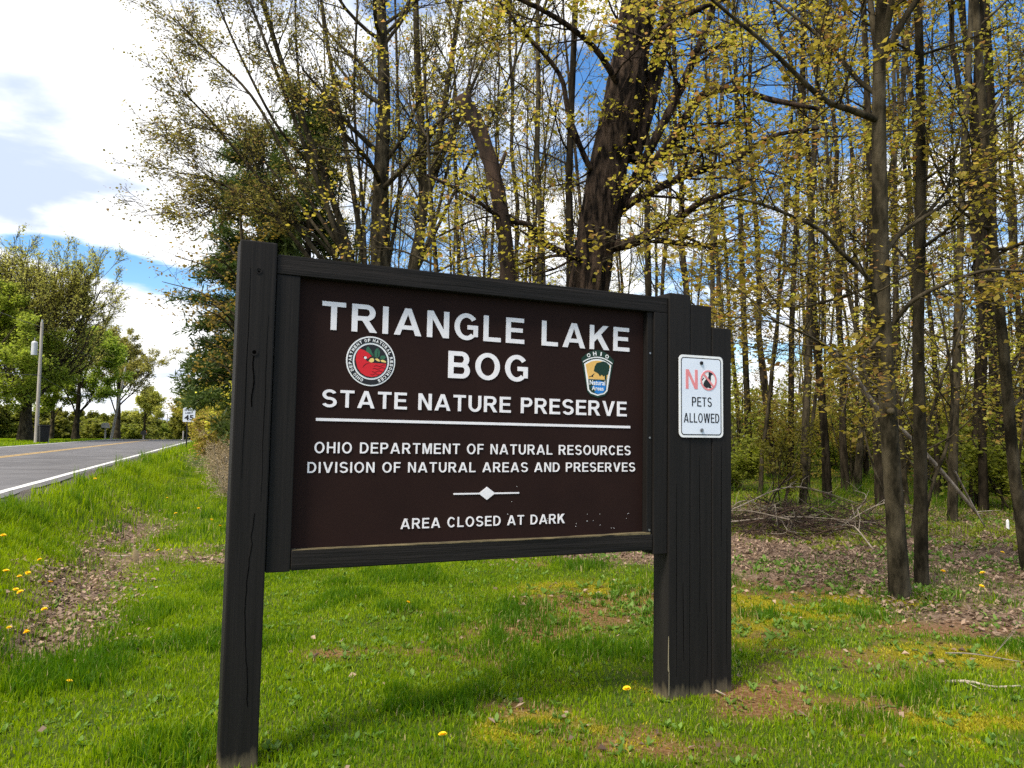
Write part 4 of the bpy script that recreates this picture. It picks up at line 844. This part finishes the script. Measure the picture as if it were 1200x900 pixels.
for pts in ([(-.22, .38), (-.20, .52), (-.14, .59), (-.03, .48), (.10, .28), (.12, .15), (-.02, .28)], [(.14, .18), (.13, .40), (.20, .52), (.28, .54), (.36, .40), (.34, .22), (.24, .14)], [(.36, .16), (.42, .25), (.56, .26), (.60, .18), (.52, .10), (.40, .10)]): ep(pts, .0036, 'emblem_green')
for pts in ([(-.06, .56), (.10, .18), (.11, .20), (-.04, .57)], [(.27, .50), (.23, .18), (.25, .18), (.285, .50)]): ep(pts, .0040, 'black_paint')
ep([(.15, .10), (.25, .13), (.34, .07), (.36, .00), (.24, .02)], .0042, 'emblem_yellow'); ep([(.38, .06), (.50, .08), (.62, .02), (.60, -.03), (.42, .00)], .0042, 'emblem_yellow')
ep([(-.33, -.27), (-.30, -.18), (-.20, -.10), (-.02, -.055), (-.19, -.12), (-.27, -.20)], .0041, 'emblem_line')
for k, (xa, za, xb, zb) in enumerate([(.12, -.20, .58, -.13), (.08, -.31, .56, -.24), (.05, -.43, .47, -.37), (.00, -.53, .34, -.50)]):
    q_ = [(xa + (xb - xa) * u, za + (zb - za) * u + .025 * math.sin(u * 9 + k)) for u in np.linspace(0, 1, 9)]; ep([(a, b_ + .013) for a, b_ in q_] + [(a, b_ - .013) for a, b_ in q_[::-1]], .0041, 'emblem_line')
E_.build('round_emblem', panel)
# natural areas badge
E_ = MB(); bx_, bz = -.420, 1.735; hw, hh = .101, .122
def bp2(pts, y, y1, mat): E_.poly([(bx_ + a * hw, bz + b_ * hh) for a, b_ in pts], YP - y, YP - y1, mat)
def arcpts(x0, x1, zc, rise, n=9): return [(x0 + (x1 - x0) * k / (n - 1), zc + rise * (1 - ((k / (n - 1)) * 2 - 1) ** 2)) for k in range(n)]
bp2(arcpts(-1, 1, .62, .42) + [(.95, .45), (.62, -.80), (.45, -.95), (0, -1.05), (-.45, -.95), (-.62, -.80), (-.95, .45)], .002, 0, 'badge_green')
bp2(arcpts(-.90, .90, .50, .24)[::1] + arcpts(-.90, .90, .45, .24)[::-1], .0028, .002, 'sign_rim')
bp2(arcpts(-.83, .83, .40, .24) + [(.60, -.74), (.42, -.88), (0, -.97), (-.42, -.88), (-.60, -.74)], .0028, .002, 'sign_rim')
bp2(arcpts(-.75, .75, .37, .20) + [(.56, -.25), (-.58, -.25)], .0034, .0028, 'badge_gold'); bp2([(-.58, -.26), (.56, -.26), (.52, -.70), (.38, -.82), (0, -.90), (-.38, -.82), (-.52, -.70)], .0034, .0028, 'badge_green')
bp2([(-.20, -.33), (.10, -.30), (.40, -.36), (.50, -.52), (.46, -.72), (.30, -.84), (0, -.885), (-.20, -.82), (-.05, -.66), (-.40, -.60), (-.10, -.46), (-.45, -.42)], .0038, .0034, 'badge_blue')
bp2([(-.25, .10), (-.20, .30), (-.08, .46), (.10, .50), (.30, .55), (.52, .52), (.70, .40), (.70, .18), (.62, -.02), (.54, -.04), (.54, -.25), (.42, -.25), (.42, -.06), (.34, -.12), (.24, -.04), (.12, -.12), (.02, .0), (-.10, .05)], .0038, .0034, 'badge_green')
bp2([(-.53, -.18), (-.40, -.11), (-.24, .0), (-.20, .0), (-.30, -.10), (-.28, -.16), (-.38, -.15), (-.52, -.14)], .0038, .0034, 'black_paint')
for k, ch in enumerate('OHIO'):
    a = R(115 - 50 * k / 3); x_, z_ = bx_ + .135 * math.cos(a), bz + .80 * hh - .118 + .135 * math.sin(a) - .008; wd = .007 if ch == 'I' else .021; E_.text(ch, x_ - wd / 2, x_ + wd / 2, z_ - .010, z_ + .011, YP - .002, 'sign_rim', .035, .0008, rot=a - math.pi / 2)
E_.text('Natural', bx_ - .050, bx_ + .046, bz - .062, bz - .036, YP - .0038, 'sign_rim', .02, .0006); E_.text('Areas', bx_ - .036, bx_ + .036, bz - .090, bz - .067, YP - .0038, 'sign_rim', .02, .0006)
E_.build('shield_emblem', panel)

# no-pets plate: hangs on the posts, a thing of its own
Mb = board.matrix_basis.copy() if False else Matrix.Translation(Vector(O)) @ Matrix.Rotation(AZ, 4, 'Z')
np_ = thing('pets_sign', 'small white metal plate reading no pets allowed with red letters and dog symbol', 'sign', Mb @ Vector((.224, -.0035, 1.633)), AZ)
def rrect(hw, hh, r, n=6):
    o = []
    for sx_, sz_, a0 in ((1, 1, 0), (-1, 1, 90), (-1, -1, 180), (1, -1, 270)):
        for k in range(n + 1): a = R(a0 + 90 * k / n); o.append((sx_ * (hw - r) + r * math.cos(a), sz_ * (hh - r) + r * math.sin(a)))
    return o
mb = MB(); mb.poly(rrect(.153, .2285, .026), -.004, -.001, 'sign_rim'); plate = mb.build('plate', np_)
mb = MB(); a, b_ = rrect(.1395, .2155, .019), rrect(.1345, .2105, .015)
for k in range(len(a)): j = (k + 1) % len(a); mb.poly([a[k], a[j], b_[j], b_[k]], -.0048, -.0038, 'black_paint')
mb.build('border', np_)
mb = MB(); mb.poly(rrect(.1340, .2100, .015), -.0046, -.0038, 'sign_white'); mb.build('face', np_)
mb = MB(); mb.caps('N', -.108, -.026, .040, .148, -.0046, 'faded_red', .19, .16, .0008); mb.build('lettering', np_)
mb = MB(); mb.caps('PETS', -.066, .072, -.056, -.004, -.0046, 'black_paint', .20, .12, .0008, .2); mb.caps('ALLOWED', -.122, .124, -.146, -.094, -.0046, 'black_paint', .20, .12, .0008, .2); mb.build('lettering', np_)
mb = MB(); c0, c1 = .050, .092
mb.disc(c0, c1, .049, -.0050, -.0046, 'sign_rim', 32)
mb.poly([(c0 + x_ * .05, c1 + z_ * .05) for x_, z_ in [(-.62, -.86), (-.75, -.70), (-.70, -.35), (-.55, -.05), (-.35, .10), (-.10, .25), (.02, .50), (-.02, .78), (.12, .98), (.32, 1.0), (.45, .92), (.72, .86), (.74, .74), (.50, .64), (.36, .58), (.34, .35), (.32, .05), (.30, -.30), (.34, -.70), (.44, -.80), (.40, -.88), (.10, -.88), (-.05, -.78), (-.20, -.88)]], -.0056, -.0050, 'black_paint')
mb.poly([(c0 - .9 * .05 - .006, c1 - .4 * .05), (c0 - .9 * .05, c1 - .1 * .05), (c0 - .030, c1 + .012), (c0 - .034, c1 + .015), (c0 - .052, c1 - .002), (c0 - .056, c1 - .022)], -.0054, -.0050, 'black_paint')
mb.ring(c0, c1, .047, .057, -.0062, -.0046, 'faded_red', 40)
u_, v_ = math.cos(R(-45)), math.sin(R(-45)); mb.poly([(c0 - u_ * .049 - v_ * -.006, c1 - v_ * .049 + u_ * -.006), (c0 + u_ * .049 - v_ * -.006, c1 + v_ * .049 + u_ * -.006), (c0 + u_ * .049 - v_ * .006, c1 + v_ * .049 + u_ * .006), (c0 - u_ * .049 - v_ * .006, c1 - v_ * .049 + u_ * .006)], -.0064, -.0056, 'faded_red'); mb.build('dog_symbol', np_)
for z_, m_ in ((.187, 'black_paint'), (-.188, 'bolt_steel')):
    mb = MB(); mb.disc(0, z_, .0105, -.010, -.0046, m_, 12); mb.disc(0, z_, .0065, -.0125, -.010, m_, 8); mb.build('bolt', np_)

# ------------------------------------------------------------------ road furniture
def face_cam(p): return math.atan2(p[0], -p[1]) + math.pi if False else math.atan2(-p[0], p[1])
D = 41.0; q = P(218, 529, D); q[2] = float(zt(q[0], q[1])); sg = thing('speed_sign', 'white rectangular speed limit sign on a dark post beside the road', 'traffic sign', q, RA)
mb = MB(); mb.box(-.035, .035, .0, .05, -.3, 2.25, 'black_plastic', .006); mb.build('post', sg)
pz = P(222, 486, D)[2] - q[2]
mb = MB(); mb.poly([(x_ + .08, z_ + pz) for x_, z_ in rrect(.305, .381, .04)], -.010, -.002, 'sign_white'); plate = mb.build('plate', sg)
mb = MB(); mb.text('SPEED', -.15, .31, pz + .20, pz + .30, -.010, 'black_paint', .03, .002); mb.text('LIMIT', -.10, .26, pz + .05, pz + .15, -.010, 'black_paint', .03, .002); mb.text('45', -.15, .31, pz - .30, pz - .01, -.010, 'black_paint', .04, .002); mb.build('lettering', plate)
D = 62.0; q = P(249, 520, D); q[2] = float(zt(q[0], q[1])); og = thing('warning_sign', 'orange diamond warning sign among the shrubs past the speed sign', 'traffic sign', q, RA); pz = P(249, 505, D)[2] - q[2]
mb = MB(); mb.box(-.03, .03, 0, .05, -.3, pz + .3, 'galvanised'); mb.build('post', og); mb = MB(); mb.poly([(0, pz + .46), (-.46, pz), (0, pz - .46), (.46, pz)], -.01, -.002, 'orange_sign'); mb.build('panel', og)
POLES = []
def pole(label, px, py, D, H, lean=0.0, trans=False, group=None, r=.115):
    q = P(px, py, D); q[2] = float(zt(q[0], q[1])); o = thing('utility_pole', label, 'utility pole', q, RA, group); o.rotation_euler = (0, lean, RA)
    mb = MB(); mb.cyl((0, 0, -.3), (0, 0, H), r, r * .7, 'pole_wood', 10); mb.build('pole', o)
    mb = MB(); mb.cyl((0, 0, H), (0, 0, H + .16), .03, .05, 'galvanised', 8); mb.build('insulator', o)
    if trans:
        mb = MB(); mb.cyl((-.34, 0, H - 2.0), (-.34, 0, H - 1.25), .17, .17, 'galvanised', 14); mb.cyl((-.34, 0, H - 1.25), (-.34, 0, H - 1.17), .17, .10, 'galvanised', 14); mb.cyl((-.34, 0, H - 1.17), (-.34, 0, H - .95), .035, .02, 'mailbox_grey', 8); mb.build('transformer', o)
    POLES.append((q, H, lean)); return o
pole('pale utility pole with grey transformer standing beside the black bin', 42, 521, 46, 7.3, 0, True)
pole('leaning utility pole in front of the brownish trees', 130, 515, 68, 6.4, R(8))
for px, D in ((181, 138), (189, 148), (195, 165)): pole('far utility pole beyond the road crest', px, 514, D, 7.6 + (D - 138) * .03, 0, False, 'far utility poles', .16)
pole('pale far pole showing just left of the speed sign', 214.5, 514, 112, 5.6, 0)
def wire(label, a, b, sag):
    g = Geo(); t_ = np.linspace(0, 1, 16)[:, None]; p = np.asarray(a) * (1 - t_) + np.asarray(b) * t_; p[:, 2] -= sag * 4 * (t_ * (1 - t_))[:, 0]; g.tube(p, np.full(16, .013), 4); Vv, Qq, Tt = g.arrays(); tag(mesh_np('power_line', Vv, Qq, Tt, ['black_plastic']), label, 'wire', 'power lines')
q0, h0, _ = POLES[0]; q1, h1, l1 = POLES[1]; off = np.array([0, 0, 1])
qm = q0 - np.array([RD[0], RD[1], 0]) * 42 
for dz, s_ in ((h0 - .3, .6), (h0 - 3.2, .7)):
    wire('thin power line running left from the transformer pole', q0 + off * dz, qm + off * dz, s_)
    wire('thin power line between the transformer pole and the leaning pole', q0 + off * dz, q1 + off * (dz - .2) + np.array([math.sin(l1) * dz * math.cos(RA), 0, 0]), s_)
# bin
q = P(50.5, 520.5, 46); q[2] = float(zt(q[0], q[1])); bn = thing('trash_bin', 'black wheeled trash bin at the roadside by the nearest pole', 'bin', q, RA + .4)
mb = MB(); mb.box(-.27, .27, -.32, .32, .06, 1.0, 'black_plastic', .03)
for v in mb.bm.verts:
    k = .82 + .18 * (v.co.z / 1.0); v.co.x *= k; v.co.y *= k
mb.build('body', bn); mb = MB(); mb.box(-.30, .30, -.37, .36, 1.002, 1.09, 'black_plastic', .03); mb.box(-.25, .25, .33, .42, .93, .99, 'black_plastic', .02); mb.build('lid', bn)
for x_ in (-.26, .26): mb = MB(); mb.cyl((x_ - .03, .28, .11), (x_ + .03, .28, .11), .11, .11, 'rubber', 14); mb.build('wheel', bn)
def stake(label, p, h, r): 
    mb = MB(); mb.cyl((0, 0, -.1), (0, 0, h), r, r, 'sign_rim', 8); mb.cyl((0, 0, h), (0, 0, h + r * 1.2), r, r * .3, 'sign_rim', 8); o = mb.build('marker_stake', loc=p); tag(o, label, 'stake')
q = P(56, 519, 47); q[2] = float(zt(q[0], q[1])); stake('short white stake beside the black bin', q, .7, .06)
q = G(1181, 624); stake('small white pipe standing in the leaves at the woods edge', q, .17, .022)
def mailbox(label, px, D, mat):
    q = P(px, 514, D); s_, t_ = st(q[0], q[1]); x_, y_ = xy(E_L - .5, t_); q = np.array([q[0], q[1], float(zt(q[0], q[1]))]); o = thing('mailbox', label, 'mailbox', q, RA); mb = MB(); mb.box(-.06, .06, -.06, .06, -.3, 1.0, 'pole_wood'); mb.build('post', o)
    mb = MB(); mb.poly([(-.30, 1.002), (.30, 1.002), (.30, 1.25)] + [(.30 * math.cos(R(a)), 1.25 + .2 * math.sin(R(a))) for a in range(20, 180, 20)] + [(-.30, 1.25)], -.28, .28, mat); mb.build('box', o); mb = MB(); mb.box(.302, .32, -.1, -.04, 1.2, 1.5, 'orange_sign'); mb.build('flag', o)
mailbox('grey mailbox on a post left of the leaning pole', 123, 66, 'mailbox_grey'); mailbox('dark mailbox further along, right of the leaning pole', 168, 88, 'black_plastic')
q = P(213, 514, 100); q[2] = float(zt(q[0], q[1])); stake('tiny white post far down the road near the crest', q, 1.0, .16)

# ------------------------------------------------------------------ fallen wood
def stick(name, label, pts, rad, mat, group=None, cat='branch', twigs=0, seed=0):
    rng = np.random.default_rng(seed); g = Geo(); pts = np.asarray(pts); b = pts[0].copy(); q, r = smooth_path(pts - b, rad, max(10, len(pts) * 4)); g.tube(q, r, 7, jitter=.06, rng=rng)
    for _ in range(twigs):
        i = int(rng.integers(3, len(q) - 1)); d = rot_off(unit(q[i] - q[i - 1]), R(rng.uniform(25, 60)), rng); Lg = rng.uniform(.15, .45); g.tube([q[i], q[i] + d * Lg * .5, q[i] + d * Lg + rng.normal(0, .03, 3)], [r[i] * .5, r[i] * .4, .002], 4)
    Vv, Qq, Tt = g.arrays(); o = mesh_np(name, Vv, Qq, Tt, [mat]); o.location = b; return tag(o, label, cat, group)
stick('fallen_log', 'long pale dead trunk leaning down to the right across the woods', [P(962, 400, 10.6), P(1000, 440, 11), P(1030, 482, 11.3), P(1061, 508, 11.6), P(1090, 538, 11.8), P(1120, 572, 12), P(1147, 604, 12.1)], [.028, .034, .038, .038, .036, .032, .022], 'dead_wood', cat='log', twigs=4)
stick('dead_branch', 'thin pale stick propped below the leaning dead trunk', [P(1119, 552, 11.0), P(1136, 585, 11.2), P(1154, 617, 11.3)], [.014, .013, .009], 'dead_wood', twigs=1)
rng = np.random.default_rng(77); cB = G(912, 626)
for k in range(96):
    a = rng.uniform(0, 6.28); c0_ = np.array([cB[0] + rng.normal(.2, .62), cB[1] + rng.normal(.3, .55), 0]); z0_ = float(zt(c0_[0], c0_[1])); Lg = rng.uniform(.7, 2.3); r0 = rng.uniform(.003, .0125); h_ = abs(rng.normal(.08, .12)); el_ = rng.normal(.06, .22)
    d = np.array([math.cos(a) * math.cos(el_), math.sin(a) * math.cos(el_), math.sin(el_)]); p0 = c0_ + [0, 0, z0_ + h_] - d * Lg / 2; p2_ = p0 + d * Lg; pm_ = (p0 + p2_) / 2 + rng.normal(0, .12, 3) + [0, 0, .06]
    sh_ = max(0, -(min(p0[2], p2_[2], pm_[2]) - z0_ - .02))
    for p_ in (p0, pm_, p2_): p_[2] += sh_
    stick('dead_branch', 'dead branch in the tangled brush heap right of the stepped posts', [p0, pm_, p2_], [r0, r0 * .8, r0 * .3], 'dead_wood' if rng.random() < .22 else 'bark_dead', 'branches in the brush heap', twigs=7, seed=k)
for lab, pts, r0 in [('pale stick lying in the grass near the right edge, longest of its pair', [(1108, 802), (1135, 804), (1165, 808), (1196, 809)], .010), ('thin twig in the grass below the curving right-edge trunk', [(1108, 768), (1140, 771), (1195, 778)], .006), ('short pale stick on the soil at the foot of the stepped posts', [(838, 812), (850, 820)], .006), ('small twig in the ditch leaves left of the board', [(128, 653), (150, 654), (160, 653)], .006)]:
    stick('fallen_stick', lab, [G(x_, y_) + [0, 0, .015 + .01 * (j % 2)] for j, (x_, y_) in enumerate(pts)], np.linspace(r0, r0 * .5, len(pts)), 'dead_wood', cat='stick', twigs=2 if len(pts) > 2 else 0)
# upright curled leaf in the ditch
q = G(159, 660); g = Geo(); g.tube([q, q + [-.01, 0, .09], q + [-.035, .0, .22]], [.003, .003, .002], 5); Vv, Qq, Tt = g.arrays()
lf = thing('dry_leaf', 'single large tan dried leaf standing upright in the leafy ditch', 'leaf', q); mesh_np('stalk', Vv - q, Qq, Tt, ['dry_brush'], lf)
Vv = np.array([[0, 0, .0], [-.045, .01, .05], [-.035, .0, .12], [-.01, -.01, .17], [.02, .01, .10], [.025, .012, .04], [-.008, -.02, .07]]); mesh_np('blade', Vv, None, [[0, 1, 6], [1, 2, 6], [2, 3, 6], [3, 4, 6], [4, 5, 6], [5, 0, 6]], ['dry_brush'], lf)

# ------------------------------------------------------------------ dandelions
g = Geo(); g.tube([(0, 0, -.02), (.004, 0, .04), (0, .004, .088)], [.0022, .002, .002], 6); Vs, Qs, Ts = g.arrays()
dn = thing('dandelion', 'x', 'dandelion', (0, 0, -50)); kid(dn, mesh_np('stem', Vs, Qs, Ts, ['stem_green'], dn))
pv = []; pt = []
for ring, (n_, r_, zt_, r0) in enumerate([(20, .021, .094, .004), (18, .017, .099, .003), (12, .011, .102, .001)]):
    for k in range(n_):
        a = 2 * math.pi * (k + ring * .4) / n_; c, s = math.cos(a), math.sin(a); i0 = len(pv); wv = .0030
        pv += [(c * r0 - s * .001, s * r0 + c * .001, .089), (c * r0 + s * .001, s * r0 - c * .001, .089), (c * r_ + s * wv, s * r_ - c * wv, zt_), (c * r_ - s * wv, s * r_ + c * wv, zt_)]; pt += [(i0, i0 + 1, i0 + 2, i0 + 3)]
kid(dn, mesh_np('flower_head', pv, pt, None, ['dandelion_yellow'], dn, smooth=False))
first = True; rng = np.random.default_rng(6)
for grp, lab, lst in [
    ('dandelions along the ditch', 'yellow dandelion blooming along the leafy ditch at the left', [(7, 646), (53, 660), (22, 673), (31, 670), (17, 693), (56, 687), (30, 702), (54, 725), (11, 741), (33, 747), (35, 754)]),
    ('dandelions past the bare strip', 'yellow dandelion in the grass beyond the bare strip left of the board', [(246, 601), (243, 612), (257, 621), (231, 598), (207, 602), (189, 647), (197, 583)]),
    ('dandelions on the verge', 'yellow dandelion high on the grassy verge near the road edge', [(110, 554), (3, 613)]),
    ('dandelion', 'lone yellow dandelion in the mown grass left of the left post', [(76, 805)]), ('dandelion', 'yellow dandelion in the bottom foreground grass under the middle of the board', [(520, 877)]), ('dandelion', 'small dandelion just below the bottom rail of the board', [(472, 712)]), ('dandelion', 'small yellow dandelion left of the foot of the stepped posts', [(737, 822)]),
    ('yellow woodland flowers', 'yellow flower among the fallen leaves right of the slim trees', [(1100, 678), (1172, 648), (1154, 675), (1147, 691)])]:
    for px, py in lst:
        o = dn if first else copy_tree(dn); first = False; q = G(px, py + 6); o.location = q; sc = rng.uniform(.8, 1.15) * (1.15 if q[1] > 5.5 else .9); o.scale = (sc, sc, sc * rng.uniform(.7, 1.2)); o.rotation_euler = (rng.normal(.25, .15), rng.normal(0, .2), rng.uniform(0, 6)); o['label'] = lab
        if len(lst) > 1: o['group'] = grp
